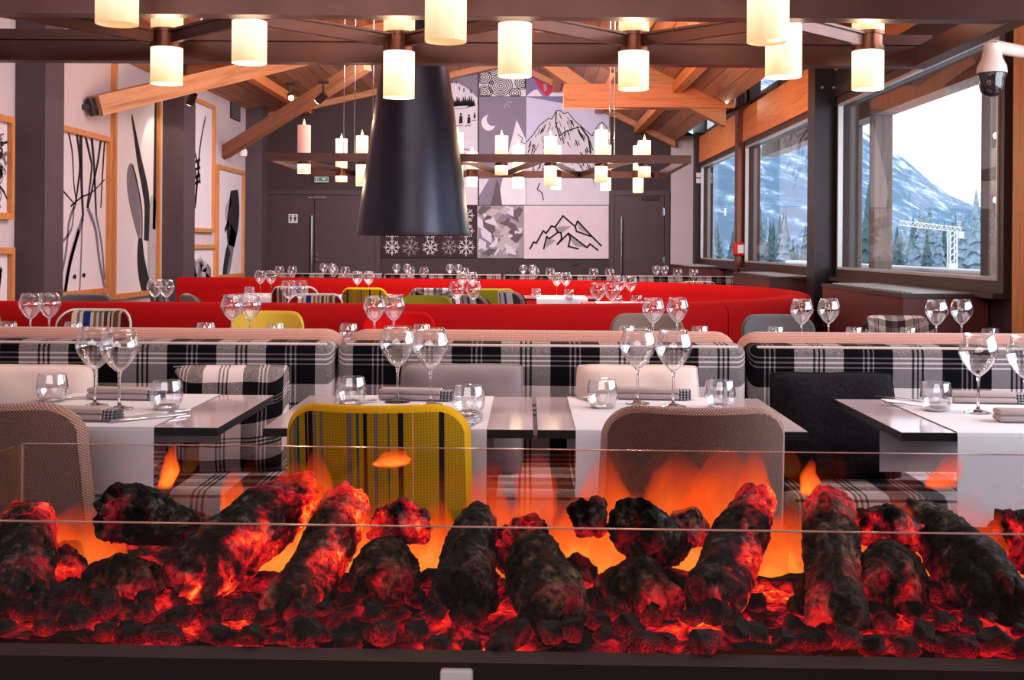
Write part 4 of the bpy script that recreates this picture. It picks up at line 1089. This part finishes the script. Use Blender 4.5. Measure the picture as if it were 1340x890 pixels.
# ------------------------------------------------------------------ glassware
def goblet(label, x, y, z, near=True, group='wine glasses'):
    key = 'near' if near else 'far'
    if key not in GB:
        n = 40 if near else 18
        prof = [(.004,.104), (.012,.107), (.028,.122), (.044,.145), (.0535,.166), (.0545,.174), (.051,.19), (.045,.208), (.0395,.225)]
        r = thing('wine_glass', label, 'wine glass', (0,0,0), 0, group)
        m = MB()
        P = prof+[(a-.0011, c) for a, c in reversed(prof[1:])]+[(0,.108)]
        m.lathe([(0,.103)]+P, n=n); m.build('bowl', GL_BOWL, r, 180)
        m = MB(); m.lathe([(0,.107), (.009,.106), (.0055,.098), (.0036,.085), (.0034,.03), (.0045,.014), (.008,.009)], n=14 if near else 8); m.lathe([(0,.0086), (.008,.009), (.02,.005), (.036,.002), (.0375,.001), (.037,0), (0,0)], n=n)
        m.build('stem', GL_SOLID if near else GL_BOWL, r, 180)
        GB[key] = r; c = r
    else: c = copy_tree(GB[key])
    c.location = (x, y, z); tag(c, label, group=group); return c
GB = {}
def tumbler(label, x, y, z, group='water tumblers'):
    if 't' not in GB:
        r = thing('tumbler', label, 'tumbler', (0,0,0), 0, group)
        prof = [(0,.0), (.030,.0), (.036,.006), (.0435,.026), (.0455,.042), (.043,.062), (.0385,.08)]
        m = MB(); m.lathe(prof+[(a-.0016, c) for a, c in reversed(prof[2:])]+[(.028,.011), (0,.010)], n=36); m.build('cup', GL_TUMB, r, 60)
        MB().lathe([(0,.001), (.029,.001), (.034,.006), (.030,.0095), (0,.009)], n=30).build('thick_base', GL_SOLID, r, 60)
        GB['t'] = r; c = r
    else: c = copy_tree(GB['t'])
    c.location = (x, y, z); tag(c, label, group=group); return c
def napkin(loc, rz, label, L=.19, flat=True):
    r = thing('napkin', label, 'napkin', loc, rz, 'folded napkins'); m = MB()
    for k in range(2):
        m.rbox((0, .002*k, .010+.016*k), (L, .064-.006*k, .016), .0075, 4)
    m.build('folded_cloth', NAPK, r, 60)
    m = MB()
    for k in range(4): m.rbox((L/2+.012, 0, .005+.0075*k), (.045, .060-.004*k, .006), .003, 2)
    m.build('striped_hem', HEM, r, 60); return r
def cutlery(loc, rz, kind, label):
    r = thing(kind, label, kind, loc, rz, 'table cutlery'); m = MB()
    if kind == 'fork':
        m.prism([(-.004,-.10,.002), (.004,-.10,.002), (.003,.03,.003), (.011,.05,.004), (.011,.062,.004), (-.011,.062,.004), (-.011,.05,.004), (-.003,.03,.003)], (0,0,.0022)); m.build('handle', CHROME, r)
        m = MB(); [m.b2((-.0105+.0057*k,.06,.004), (-.0075+.0057*k,.098,.0055)) for k in range(4)]; m.build('tines', CHROME, r)
    else:
        m.rbox((0,-.06,.004), (.012,.10,.006), .0025, 2); m.build('handle', CHROME, r, 60)
        m = MB(); m.prism([(-.006,-.01,.003), (.007,-.01,.003), (.009,.07,.003), (.003,.105,.003), (-.006,.11,.003)], (0,0,.0014)); m.build('blade', CHROME, r)
    return r
ZT = .7545
def on(px, py, z=ZT):
    a, b2 = _u(px, py); return at(px, py, (EYE-z)*F/b2)
tn = {1: 'the table by the plaid cushion', 2: 'the yellow striped chair table', 3: 'the middle brown chair table', 4: 'the table by the black cushion'}
for k, pair in {1: ((124, 531), (156, 535)), 2: ((520, 526), (563, 530)), 3: ((834, 528), (881, 532)), 4: ((1280, 540), (1342, 544))}.items():
    for (px, py), sd in zip(pair, ('left', 'right')):
        p = on(px, py); goblet('large empty wine glass, %s of the pair on %s' % (sd, tn[k]), p.x, p.y, ZT, True)
for k, lst in {1: ((68, 525), (218, 535)), 2: ((459, 529), (613, 543)), 3: ((788, 533), (942, 534)), 4: ((1225, 537),)}.items():
    for i, (px, py) in enumerate(lst):
        p = on(px, py); tumbler('round empty tumbler, %s on %s' % (('left one', 'right one')[i] if k != 4 else 'the one', tn[k]), p.x, p.y, ZT)
for (px, py, rz, lab) in ((158, 522, -.10, 'folded taupe napkin behind the wine glasses on the left table'), (95, 549, -.1, 'folded taupe napkin beside the cut off brown chair on the left table'),
                          (538, 523, -.12, 'rolled taupe napkin between the wine glasses behind the yellow striped chair'), (848, 522, -.10, 'folded taupe napkin behind the wine glasses on the brown chair table'),
                          (1285, 527, -.08, 'folded taupe napkin behind the wine glasses on the right table'), (1350, 552, -.06, 'rolled taupe napkin at the right edge of the right table')):
    p = on(px, py); napkin((p.x, p.y, ZT), rz, lab)
for (px, py, rz, kd, lab) in ((205, 543, -.72, 'fork', 'fork behind the right tumbler on the left table'), (196, 548, -.78, 'knife', 'knife beside the fork on the left table'),
                              (98, 522, -1.0, 'knife', 'knife right of the left tumbler on the left table'), (612, 550, -.3, 'fork', 'fork under the right tumbler behind the yellow chair'), (618, 556, -.2, 'knife', 'knife near the runner edge behind the yellow chair'),
                              (455, 529, -.9, 'fork', 'fork behind the left tumbler behind the yellow chair'), (764, 523, .4, 'knife', 'knife left of the tumbler on the brown chair table'), (1188, 524, .75, 'knife', 'knife left of the tumbler on the right table'), (1200, 533, .75, 'fork', 'fork left of the tumbler on the right table')):
    p = on(px, py); cutlery((p.x, p.y, ZT), rz, kd, lab)

# second row of tables behind the front benches
g2 = [((38, 65), 'left of the folk striped chair'), ((303, 328), 'before the plain yellow chair'), ((490, 516), 'before the plain red chair'), ((856, 887), 'before the taupe chair'), ((1051, 1085), 'before the grey chair by the sofa end'), ((1228, 1259), 'beside the brown plaid chair')]
for (pa, pb), ds in g2:
    cx = xat((pa+pb)/2, 5.4)
    r = thing('dining_table', 'second row table %s' % ds, 'table', (cx, 5.42, 0), 0, 'second row of dining tables'); table_parts(r, .61, .62)
    runner(cx-.23, cx+.23, 5.11, 5.73, .18, 'white runner on the second row table %s' % ds)
    goblet('left wine glass of the pair %s' % ds, xat(pa, 5.4), 5.42, ZT, True); goblet('right wine glass of the pair %s' % ds, xat(pb, 5.48), 5.48, ZT, True)
for px, lab in ((11, 'tumbler left of the folk striped chair on the second row'), (97, 'tumbler before the folk striped chair'), (270, 'tumbler before the red sofa left of the plain yellow chair'), (361, 'tumbler before the plain yellow chair'),
                (457, 'tumbler left of the plain red chair'), (553, 'tumbler before the plain red chair'), (821, 'tumbler before the taupe chair'), (917, 'tumbler right of the taupe chair'), (1016, 'tumbler before the grey chair by the sofa end'), (1119, 'tumbler left of the brown plaid chair'), (1190, 'tumbler before the brown plaid chair'), (1297, 'tumbler nearest the near timber column')):
    tumbler(lab, xat(px, 5.6), 5.6, ZT)
# tables inside the U
def utable(cx, cy, label, cloth=None, rz=0):
    r = thing('dining_table', label, 'table', (cx, cy, 0), rz, 'dining tables inside the sofa'); table_parts(r, .69, .62)
    if cloth: runner(cx-.23, cx+.23, cy-.31, cy+.31, .2, cloth)
for (pa, pb), ds in (((203, 218), 'at the open end of the red sofa'), ((378, 393), 'before the folk striped chair inside the U'), ((598, 620), 'right of the lime green chair inside the U'), ((783, 801), 'above the taupe chair inside the U')):
    cx = xat((pa+pb)/2, 7.7); utable(cx, 7.82, 'table along the near sofa side, %s' % ds, 'white runner on the table %s' % ds)
    for px, sd in ((pa, 'left'), (pb, 'right')): goblet('empty wine glass, %s of the pair %s' % (sd, ds), xat(px, 7.65), 7.65, ZT, False)
for (pa, pb), ds in (((341, 355), 'left of the dark striped chair'), ((468, 483), 'above the small mustard chair'), ((605, 618), 'above the plaid chair inside the U'), ((729, 741), 'on the dark table inside the U'), ((811, 826), 'on the table in the curved end')):
    Y = 10.45 if pa < 800 else 9.3
    cx = xat((pa+pb)/2, Y+.1); utable(cx, Y+.15, 'table along the far sofa side, glasses %s' % ds, 'white runner %s' % ds)
    for px, sd in ((pa, 'left'), (pb, 'right')): goblet('distant wine glass, %s of the pair %s' % (sd, ds), xat(px, Y), Y, ZT, False)
for px, Y, lab in ((702, 10.45, 'tumbler left of the glasses on the dark table inside the U'), (745, 10.3, 'tumbler right of the glasses on the dark table inside the U'), (327, 10.4, 'tumbler left of the glasses near the grey sideways chair'), (808, 9.1, 'tumbler left on the table in the curved end'), (834, 9.15, 'tumbler right on the table in the curved end')):
    tumbler(lab, xat(px, Y), Y, ZT)
# far rows
fr = [(366, 12.75), (383, 12.75), (424, 14.6), (435, 14.6), (437, 12.8), (452, 12.75), (519, 14.6), (533, 14.6), (537, 12.8), (555, 12.75), (589, 14.6), (600, 14.6), (608, 12.75), (685, 14.6), (697, 14.6), (700, 12.8), (720, 12.75), (777, 12.75), (798, 12.75), (859, 14.6), (870, 14.6), (887, 12.8), (908, 12.8)]
ordn = ['first', 'second', 'third', 'fourth', 'fifth', 'sixth', 'seventh', 'eighth', 'ninth', 'tenth', 'eleventh', 'twelfth', 'thirteenth', 'fourteenth']
cf = cb = 0
for px, Y in fr:
    if Y < 14: lab = '%s wine glass from the left in front of the far plaid benches' % ordn[cf]; cf += 1
    else: lab = '%s wine glass from the left behind the far plaid benches' % ordn[cb]; cb += 1
    goblet(lab, xat(px, Y), Y, ZT, False)
for k, (px, ds) in enumerate(((375, 'before the left dark door'), (445, 'left of the hood'), (547, 'under the hood'), (612, 'right of the hood'), (710, 'under the line drawing of mountains'), (788, 'beside the right dark door'), (897, 'nearest the far radiator cover'))):
    r = thing('dining_table', 'far table in front of the plaid benches, %s' % ds, 'table', (xat(px, 12.85), 12.8, 0), 0, 'far dining tables'); table_parts(r, .54, .5)
for k, (px, ds) in enumerate(((430, 'by the left dark door'), (526, 'below the snowflake mural'), (594, 'below the grey facet mural'), (691, 'below the line drawing mural'), (864, 'by the right dark door'))):
    r = thing('dining_table', 'farthest table behind the plaid benches, %s' % ds, 'table', (xat(px, 14.6), 14.62, 0), 0, 'farthest dining tables'); table_parts(r, .60, .5)

# ------------------------------------------------------------------ the fire in its glass case
SL = -.026
def fy(Y, x): return Y + SL*x
Yg0, Yg1 = 1.50, 2.08; zg = EYE-.368; xg0, xg1 = -.93, 1.15; zbed = .685
FB = paint('fire_base_black', (40,26,30), .65, .0, .1, spec=.2)
fire = thing('fireplace', 'long glass sided fire with a dark metal base in the foreground', 'fireplace', (0, 1.79, 0), math.atan(SL))
MB().b2((xg0-.05, -.33, .0), (xg1+.05, .33, zbed-.05)).build('base_cabinet', FB, fire)
MB().b2((xg0-.05, -.33, zbed-.05), (xg1+.05, -.285, zbed+.003)).build('front_rail', FB, fire)
MB().b2((xg0-.05, .285, zbed-.05), (xg1+.05, .33, zbed+.01)).build('rear_rail', FB, fire)
for nm, y_, xa in (('front_pane', -.29, xg0-.02), ('rear_pane', .29, xg0)):
    MB().b2((xa, y_-.003, zbed-.03), (xg1, y_+.003, zg-.0012)).build(nm, GL_FIRE, fire)
    MB().b2((xa, y_-.003, zg-.0012), (xg1, y_+.003, zg)).build('pane_edge', GL_EDGE, fire)
MB().b2((xg0-.003, -.29, zbed-.03), (xg0+.003, .29, zg)).build('side_pane', GL_FIRE, fire)
MB().b2((xg0-.003, .286, zbed), (xg0-.001, .292, zg)).build('pane_edge', GL_EDGE, fire)
p = at(606, 884, 1.45); MB().rbox((p.x, 1.462-1.79, p.z-.006), (.042, .02, .022), .004, 2).build('glass_clip', WHITE, fire)

def ember_mat(name, bark1, bark2, ash, gain=1.0, coal=False):
    m, nt, b = M0(name); o, s = objc(nt)
    at_ = nd(nt, 'Attribute', attribute_name='glow').outputs['Fac']
    n1 = nd(nt, 'TexNoise', {'Vector': o, 'Scale': 19.0, 'Detail': 9.0, 'Roughness': .75}).outputs[0]
    n2 = nd(nt, 'TexNoise', {'Vector': o, 'Scale': 70.0, 'Detail': 6.0, 'Roughness': .65}).outputs[0]
    col = ramp(nt, n1, [(0.42, lin(bark1)), (0.52, lin(bark2)), (0.62, lin(ash))])
    sp = ramp(nt, n2, [(0.38, (.06,.06,.06,1)), (.60, (1,1,1,1))])
    nt.links.new(mixc(nt, 1.0, col, sp, 'MULTIPLY'), b.inputs['Base Color'])
    n3 = nd(nt, 'TexNoise', {'Vector': o, 'Scale': 46.0, 'Detail': 7.0, 'Roughness': .7, 'Distortion': 1.2}).outputs[0]
    pat = nd(nt, 'MapRange', {0: n3, 1: .38, 2: .66, 3: .0, 4: 1.0}).outputs[0]
    n4 = nd(nt, 'TexNoise', {'Vector': o, 'Scale': 13.0, 'Detail': 4.0, 'Roughness': .6, 'Distortion': .5}).outputs[0]
    big = nd(nt, 'MapRange', {0: n4, 1: .42, 2: .58, 3: .10, 4: 1.15}).outputs[0]
    g = mth(nt, 'MULTIPLY', at_, mth(nt, 'MULTIPLY', mth(nt, 'MULTIPLY_ADD', pat, .85, .12), big))
    ec = ramp(nt, g, [(0.03, (0,0,0,1)), (.14, (.10,.001,.004,1)), (.32, (.46,.004,.008,1)), (.6, (.92,.022,.010,1)), (.85, (1.0,.13,.014,1)), (1.0, (1.0,.32,.04,1))])
    nt.links.new(ec, b.inputs['Emission Color']); b.inputs['Emission Strength'].default_value = gain
    b.inputs['Roughness'].default_value = .72; b.inputs['Specular IOR Level'].default_value = .12
    bump(nt, b, mth(nt, 'ADD', n2, n1), 1.0, .02)
    return m
LOGM = ember_mat('charred_log', (8,7,9), (48,39,37), (142,124,116), 1.25)
LOGB = ember_mat('charred_brown_log', (14,10,9), (92,66,50), (166,136,112), 1.2)
COALM = ember_mat('coal', (26,20,21), (66,52,54), (126,106,106), 1.1)
BEDM = ember_mat('ember_bed', (14,8,8), (30,20,20), (60,44,42), 1.3)
def set_glow(o, fn):
    me = o.data; a = me.attributes.new('glow', 'FLOAT', 'POINT')
    for v in me.vertices: a.data[v.index].value = fn(v.co)
def log(pts, label, mat=LOGM, seed=0, g=(0,0), side=None, sg=0.0, cut=None, rag=1.0):
    # pts: (px, py, Y, radius px) along the axis
    P = [at(px, py, fy(Y, xat(px, Y))) for px, py, Y, _ in pts]; R = [r_*Y/F for _, _, Y, r_ in pts]
    c0 = sum(P, Vector())/len(P)
    o_ = thing('fire_log', label, 'log', c0, 0, 'logs in the fire')
    nr, ns = 44, 40; rings = []
    def ev(t):
        s_ = t*(len(P)-1); i = min(len(P)-2, int(s_)); f = s_-i; f2 = f*f*(3-2*f) if len(P) > 2 else f
        return P[i].lerp(P[i+1], f), R[i]+(R[i+1]-R[i])*f2
    m = MB(); vs = []; info = []
    dmain = (P[-1]-P[0]).normalized(); a = dmain.cross(Vector((0,1,0))).normalized(); bb = dmain.cross(a).normalized()
    for j in range(nr+1):
        t = j/nr; c, r_ = ev(t)
        endf = 1.0
        for e in (0, 1):
            de = abs(t-e)
            if de < .07: endf = min(endf, math.sqrt(max(0, 1-((.07-de)/.075)**2))*.6+.4 if True else 1)
        for k in range(ns):
            th = 2*PI*k/ns; dirv = a*math.cos(th)+bb*math.sin(th)
            q = Vector((math.cos(th)*1.2+seed*3.1, math.sin(th)*1.2, t*2.2+seed))
            n1 = noise.fractal(q, 1.0, 2.0, 3)*.16
            n2 = noise.noise(Vector((math.cos(th)*7, math.sin(th)*7, t*3.5+seed*2)))*.06
            n3 = noise.fractal(Vector((math.cos(th)*4, math.sin(th)*4, t*16+seed)), .8, 2.0, 3)*.10
            re = noise.noise(Vector((math.cos(th)*2.5+seed, math.sin(th)*2.5, 5*round(t)+seed)))*.5*r_*rag
            sh = 0
            if t < .06: sh = re
            if t > .94: sh = re
            vs.append(c + dirv*r_*endf*(1+n1+n2+n3) + dmain*sh); info.append((t, dirv))
    # rough end discs
    base = len(vs)
    for e, t in ((0, 0.0), (nr, 1.0)):
        c, r_ = ev(t)
        for q in (.66, .33):
            for k in range(ns):
                th = 2*PI*k/ns; src = vs[e*ns+k]; v = c.lerp(src, q) + dmain*noise.fractal(Vector((math.cos(th)*3*q+seed, math.sin(th)*3*q, t*9)), .9, 2, 4)*r_*.25*rag
                vs.append(v); info.append((t, (src-c).normalized()*.2))
        vs.append(c + dmain*(.05*r_)*(1 if e else -1)); info.append((t, Vector()))
    fs = []
    for j in range(nr):
        for k in range(ns):
            k2 = (k+1) % ns; fs.append((j*ns+k, j*ns+k2, (j+1)*ns+k2, (j+1)*ns+k))
    for idx, e in enumerate((0, nr)):
        o1 = base+idx*(2*ns+1); o2 = o1+ns; oc = o1+2*ns
        for k in range(ns):
            k2 = (k+1) % ns
            fs += [(e*ns+k, e*ns+k2, o1+k2, o1+k), (o1+k, o1+k2, o2+k2, o2+k), (o2+k, o2+k2, oc)]
    bv = m._new([v-c0 for v in vs], fs)
    ob = m.build('charred_wood', mat, o_, 180)
    at_ = ob.data.attributes.new('glow', 'FLOAT', 'POINT')
    sd = Vector(side).normalized() if side else None
    for i, (t, dv) in enumerate(info):
        v = g[0]*max(0, 1-t/.42)+g[1]*max(0, 1-(1-t)/.42)
        if sd is not None: v += sg*max(0, dv.dot(sd)-.05)*1.2
        v *= .42+.9*(noise.noise(vs[i]*22+Vector((seed,0,0)))*.5+.5)
        at_.data[i].value = max(0, min(1.3, v))
    return o_
# Y is the depth of each joint; the front row leans back from the front pane
log([(40,682,1.86,35),(30,735,1.74,40),(18,800,1.62,46)], 'log with red glowing top standing at the left end of the fire', LOGM, 1, (.75,.25), (1,0,0), .35)
log([(134,668,1.80,34),(180,672,1.82,38),(235,690,1.88,26),(292,702,1.94,20)], 'log lying across at left with its charred cut end facing left', LOGM, 2, (.28,.75))
log([(408,640,1.92,30),(350,680,1.84,42),(290,726,1.74,45),(236,772,1.66,42)], 'thick grey log leaning right, its upper flank glowing orange', LOGM, 3, (.75,.30), (1,-.3,-.3), 1.25)
log([(460,652,1.90,30),(425,720,1.78,34),(372,806,1.62,38)], 'slim log with a bright red stripe, leaning in front of the yellow chair', LOGB, 4, (.75,.35), (1,-.2,.1), 1.0)
log([(488,688,1.84,22),(525,680,1.84,28),(560,690,1.84,22)], 'short red log at the back in front of the yellow chair', LOGM, 5, (.9,.9), (0,-1,1), .6)
log([(515,722,1.84,22),(505,752,1.76,44),(500,790,1.66,42)], 'dark jagged stump below the short red log', LOGB, 6, (.0,.35), rag=1.6)
log([(626,676,1.86,26),(615,730,1.76,36),(606,795,1.64,47)], 'thick black log with a pale ashy top, upright in the middle', LOGM, 7, (.05,.1), (1,0,0), .1)
log([(676,690,1.80,36),(688,735,1.80,36)], 'short red glowing log just right of the thick upright black log', LOGM, 8, (.7,.3), (0,-1,.4), .35)
log([(696,722,1.78,34),(712,765,1.70,44),(726,820,1.60,46)], 'stubby brown log with ragged charred end, in front of the red log', LOGB, 9, (.0,.28))
log([(768,660,1.82,28),(775,700,1.80,20)], 'small dark log end ringed with orange fire, left of the brown chair', LOGM, 10, (.25,.7), (0,0,-1), .6)
log([(824,684,1.76,36),(850,704,1.80,38),(886,716,1.90,30)], 'round black log with its hollow cut end facing us', LOGM, 11, (.12,.3), (0,0,-1), .2)
log([(872,690,1.86,20),(905,690,1.86,26),(925,702,1.86,18)], 'pale pink glowing log at the back behind the hollow log', ember_mat('ash_log', (70,40,40), (170,120,120), (210,170,170), 1.1), 12, (.35,.55), (0,-1,-.5), .35)
log([(992,650,1.90,26),(962,715,1.80,38),(930,795,1.64,43)], 'leaning black log in front of the brown tweed chair', LOGM, 13, (.5,.2), (1,-.1,.1), 1.1)
log([(1084,655,1.88,31),(1090,730,1.76,36),(1097,826,1.60,42)], 'tall upright brown log with red top, right of the brown tweed chair', LOGB, 14, (.6,.55), (1,0,0), .25)
log([(1120,690,1.83,24),(1165,690,1.83,30),(1200,702,1.83,20)], 'red glowing log at the back right of the tall upright log', LOGM, 15, (.7,.5), (0,-1,0), .35)
log([(1196,672,1.94,26),(1236,708,1.84,38),(1275,752,1.74,46),(1318,800,1.64,40)], 'thick black log sloping down to the right', LOGM, 16, (.05,.1), (-1,0,-.6), .2)
log([(1310,702,1.86,36),(1345,706,1.86,40),(1385,712,1.86,40)], 'dark log glowing red at the right edge of the fire', LOGM, 17, (.5,.2), (-.3,-1,.3), .4)
log([(1168,728,1.86,26),(1166,765,1.76,50),(1160,800,1.68,44)], 'brown wedge shaped stump right of the tall upright log', LOGB, 18, (.0,.45), rag=1.5)
log([(125,768,1.76,34),(165,760,1.74,36),(205,776,1.72,34)], 'brown stump under the lying log at left', LOGB, 19, (.0,.2), (0,-1,-1), .55)
log([(795,770,1.80,26),(840,768,1.74,40),(872,796,1.66,30)], 'brown bark log in front of the orange flames with red end', LOGB, 20, (.2,.4), (.2,-1,-1), .5)
log([(88,722,1.86,22),(84,765,1.80,34)], 'short ember covered stump beside the left end log', LOGM, 21, (.3,.7), (0,-1,0), .6)
log([(755,742,1.86,28),(745,785,1.80,38)], 'dark ember lump below the orange flames in the middle', LOGM, 22, (.1,.4), (0,-1,0), .35)
# ember bed
def bed(u, v):
    x = xg0+.02+(xg1-xg0-.04)*u; y0 = -.27+.54*v
    h = zbed-.002+.016*v+.020*noise.fractal(Vector((x*9, y0*9, 2)), .9, 2.1, 5)
    Y = fy(1.79+y0, x); return (x, Y, max(zbed-.03, h))
m = MB(); m.grid(bed, 150, 44); o = m.build('ember_bed', BEDM, None, 180)
set_glow(o, lambda c: max(0, min(1.2, .56+.9*noise.noise(Vector((c.x*7, c.y*9, 5)))+.4*noise.noise(Vector((c.x*22, c.y*22, 1))))))
tag(o, 'red glowing bed of embers under the logs', 'embers', kind='stuff')
# coals
random.seed(4)
def coal_mesh(seed):
    rnd = random.Random(seed*7+1); bm = bmesh.new()
    for k in range(26):
        d = Vector((rnd.gauss(0,1), rnd.gauss(0,1), rnd.gauss(0,1))).normalized(); bm.verts.new(Vector((d.x, d.y, d.z*.78))*rnd.uniform(.82, 1.08))
    r_ = bmesh.ops.convex_hull(bm, input=list(bm.verts))
    bmesh.ops.delete(bm, geom=[v for v in bm.verts if not v.link_faces], context='VERTS')
    bmesh.ops.dissolve_limit(bm, angle_limit=.30, verts=list(bm.verts), edges=list(bm.edges))
    bmesh.ops.triangulate(bm, faces=list(bm.faces)); bmesh.ops.subdivide_edges(bm, edges=list(bm.edges), cuts=3, use_grid_fill=True)
    for v in bm.verts: v.co *= 1+.10*noise.fractal(v.co*2.2+Vector((seed*5,0,0)), .8, 2, 4)
    m = MB(); m.bm.free(); m.bm = bm
    o = m.build('coal', COALM, None, 35); set_glow(o, lambda c: max(0, .34-.6*c.z+.35*noise.noise(c*2.0+Vector((seed,0,0)))))
    return o
cp = [coal_mesh(s_) for s_ in range(7)]; cnt = 0
rows = [(1.545, 36, .018, .028), (1.60, 32, .014, .028), (1.67, 24, .014, .030), (1.75, 16, .014, .028), (1.85, 10, .012, .022)]
for Y, n, r0, r1 in rows:
    for k in range(n):
        o = cp[cnt] if cnt < 7 else cp[random.randrange(7)].copy()
        if cnt >= 7: link(o)
        cnt += 1
        x = xat(-10+1360*(k+.5+random.uniform(-.35, .35))/n, Y); r_ = random.uniform(r0, r1)
        yy = Y+random.uniform(-.022, .022); bz = bed((x-xg0-.02)/(xg1-xg0-.04), min(1, max(0, (yy-1.79+.27)/.54)))[2]
        o.location = (x, fy(yy, x), bz+r_*.35); o.scale = (r_*random.uniform(.85, 1.25), r_, r_*random.uniform(.9, 1.2)); o.rotation_euler = (random.uniform(-.4, .4), random.uniform(-.4, .4), random.uniform(0, 6))
        tag(o, 'small charred coal lying in the ember bed of the fire', 'coal', 'coals in the fire bed')
# flames; the wisps near the rear pane are reflections shaped as flame bodies
def flame_mat():
    m, nt, b = M0('flame'); nt.nodes.remove(b); out = nt.nodes['Material Output']; o, s = objc(nt)
    lw = nd(nt, 'LayerWeight', {'Blend': .5}).outputs['Facing']; core = mth(nt, 'POWER', mth(nt, 'SUBTRACT', 1.0, lw), 1.5)
    mp = nd(nt, 'Mapping', {'Vector': o, 'Scale': (10.0, 10.0, 5.0)}).outputs[0]
    n = nd(nt, 'TexNoise', {'Vector': mp, 'Scale': 1.6, 'Detail': 4.0, 'Distortion': .8}).outputs[0]
    hh = nd(nt, 'Attribute', attribute_name='glow').outputs['Fac']
    f = mth(nt, 'MULTIPLY', mth(nt, 'MULTIPLY', core, hh), mth(nt, 'MULTIPLY_ADD', n, 2.2, .25))
    f = nd(nt, 'Clamp', {0: f, 2: .95}).outputs[0]
    col = ramp(nt, f, [(0.0, (.7,.03,.006,1)), (.35, (1.0,.09,.009,1)), (.7, (1.0,.16,.018,1)), (.95, (1.0,.28,.035,1))])
    e = nd(nt, 'Emission', {0: col, 1: 1.15}); t = nd(nt, 'BsdfTransparent')
    mx = nd(nt, 'MixShader', {0: f, 1: t.outputs[0], 2: e.outputs[0]}); nt.links.new(mx.outputs[0], out.inputs[0])
    return m
FL = MB(); gl = []
def flame(px, py0, py1, wpx, Y, seed, strength=1.0, lean=0):
    p0 = at(px, py0, fy(Y, xat(px, Y))); p1 = at(px+lean, py1, fy(Y, xat(px, Y))); W_ = wpx*Y/F/2
    nr, ns = 22, 20; vs = []
    for j in range(nr):
        t = j/(nr-1); c = p0.lerp(p1, t) + Vector((W_*.35*t*noise.noise(Vector((seed*4, t*2.4, 0))), 0, 0))
        r_ = W_*(max(0, math.sin(PI*min(1, .15+t*.85)))**.6)*(1-.35*t)*1.2*(1+.25*noise.noise(Vector((seed*9, t*4, 3))))
        for k in range(ns):
            th = 2*PI*k/ns; q = 1+.35*noise.noise(Vector((math.cos(th)*1.5+seed*7, math.sin(th)*1.5, t*3)))
            vs.append(c + Vector((math.cos(th)*r_*q, math.sin(th)*r_*.45*q, 0))); gl.append(strength*min(1, t*6+.2)*(1-t)**1.1*1.25)
    fs = [(j*ns+k, j*ns+(k+1) % ns, (j+1)*ns+(k+1) % ns, (j+1)*ns+k) for j in range(nr-1) for k in range(ns)]
    FL._new(vs, fs)
for i, a in enumerate(((105,770,655,95,1.97,1.0,0), (75,760,668,60,1.98,.9,0), (140,765,672,60,1.97,.9,4), (330,775,640,95,1.97,1.15,20), (375,760,600,80,1.99,1.0,10), (415,740,585,50,2.0,.8,-4), (450,755,655,70,1.95,.9,10), (500,750,650,80,1.98,1.0,0), (550,755,660,80,1.97,1.15,0), (575,740,650,50,1.98,.8,0),
                       (655,760,640,60,1.96,.7,0), (725,790,650,80,1.97,1.1,0), (765,800,640,110,1.98,1.2,10), (800,780,590,70,1.99,.9,-8), (835,770,640,80,1.99,.9,0), (900,770,640,90,1.98,1.15,0), (880,720,590,100,2.02,.6,10), (940,700,580,90,2.02,.5,10), (1000,790,660,70,1.97,1.1,0), (1035,790,655,80,1.98,1.1,0), (985,690,585,50,2.02,.6,0),
                       (1130,775,660,70,1.98,1.1,0), (1165,770,650,80,1.98,1.0,0), (1060,650,600,26,2.0,.8,0), (1215,760,680,60,1.98,1.0,0), (1250,770,640,80,2.0,.6,20), (1300,770,665,60,1.97,.9,0), (640,700,600,60,2.03,.35,0), (700,690,590,60,2.03,.35,0), (215,640,580,22,2.02,.8,14), (300,680,610,30,2.02,.6,8), (30,760,690,50,1.97,.5,0), (510,612,585,40,2.03,.9,14), (1230,640,590,40,2.02,.4,20), (245,770,720,60,1.9,.7,0))):
    px_, b_, t_p, w_p, Y_, st_ = a[:6]
    if b_ > 735: Y_ -= .11; b_ += 25; w_p *= 1.25
    flame(px_, b_, t_p, w_p, Y_, i+1.3, st_, *a[6:])
o = FL.build('flames', flame_mat(), None, 180)
a_ = o.data.attributes.new('glow', 'FLOAT', 'POINT')
for i, v in enumerate(gl): a_.data[i].value = v
tag(o, 'orange flames licking up between the logs, with reflected wisps at the glass', 'flames', kind='stuff')
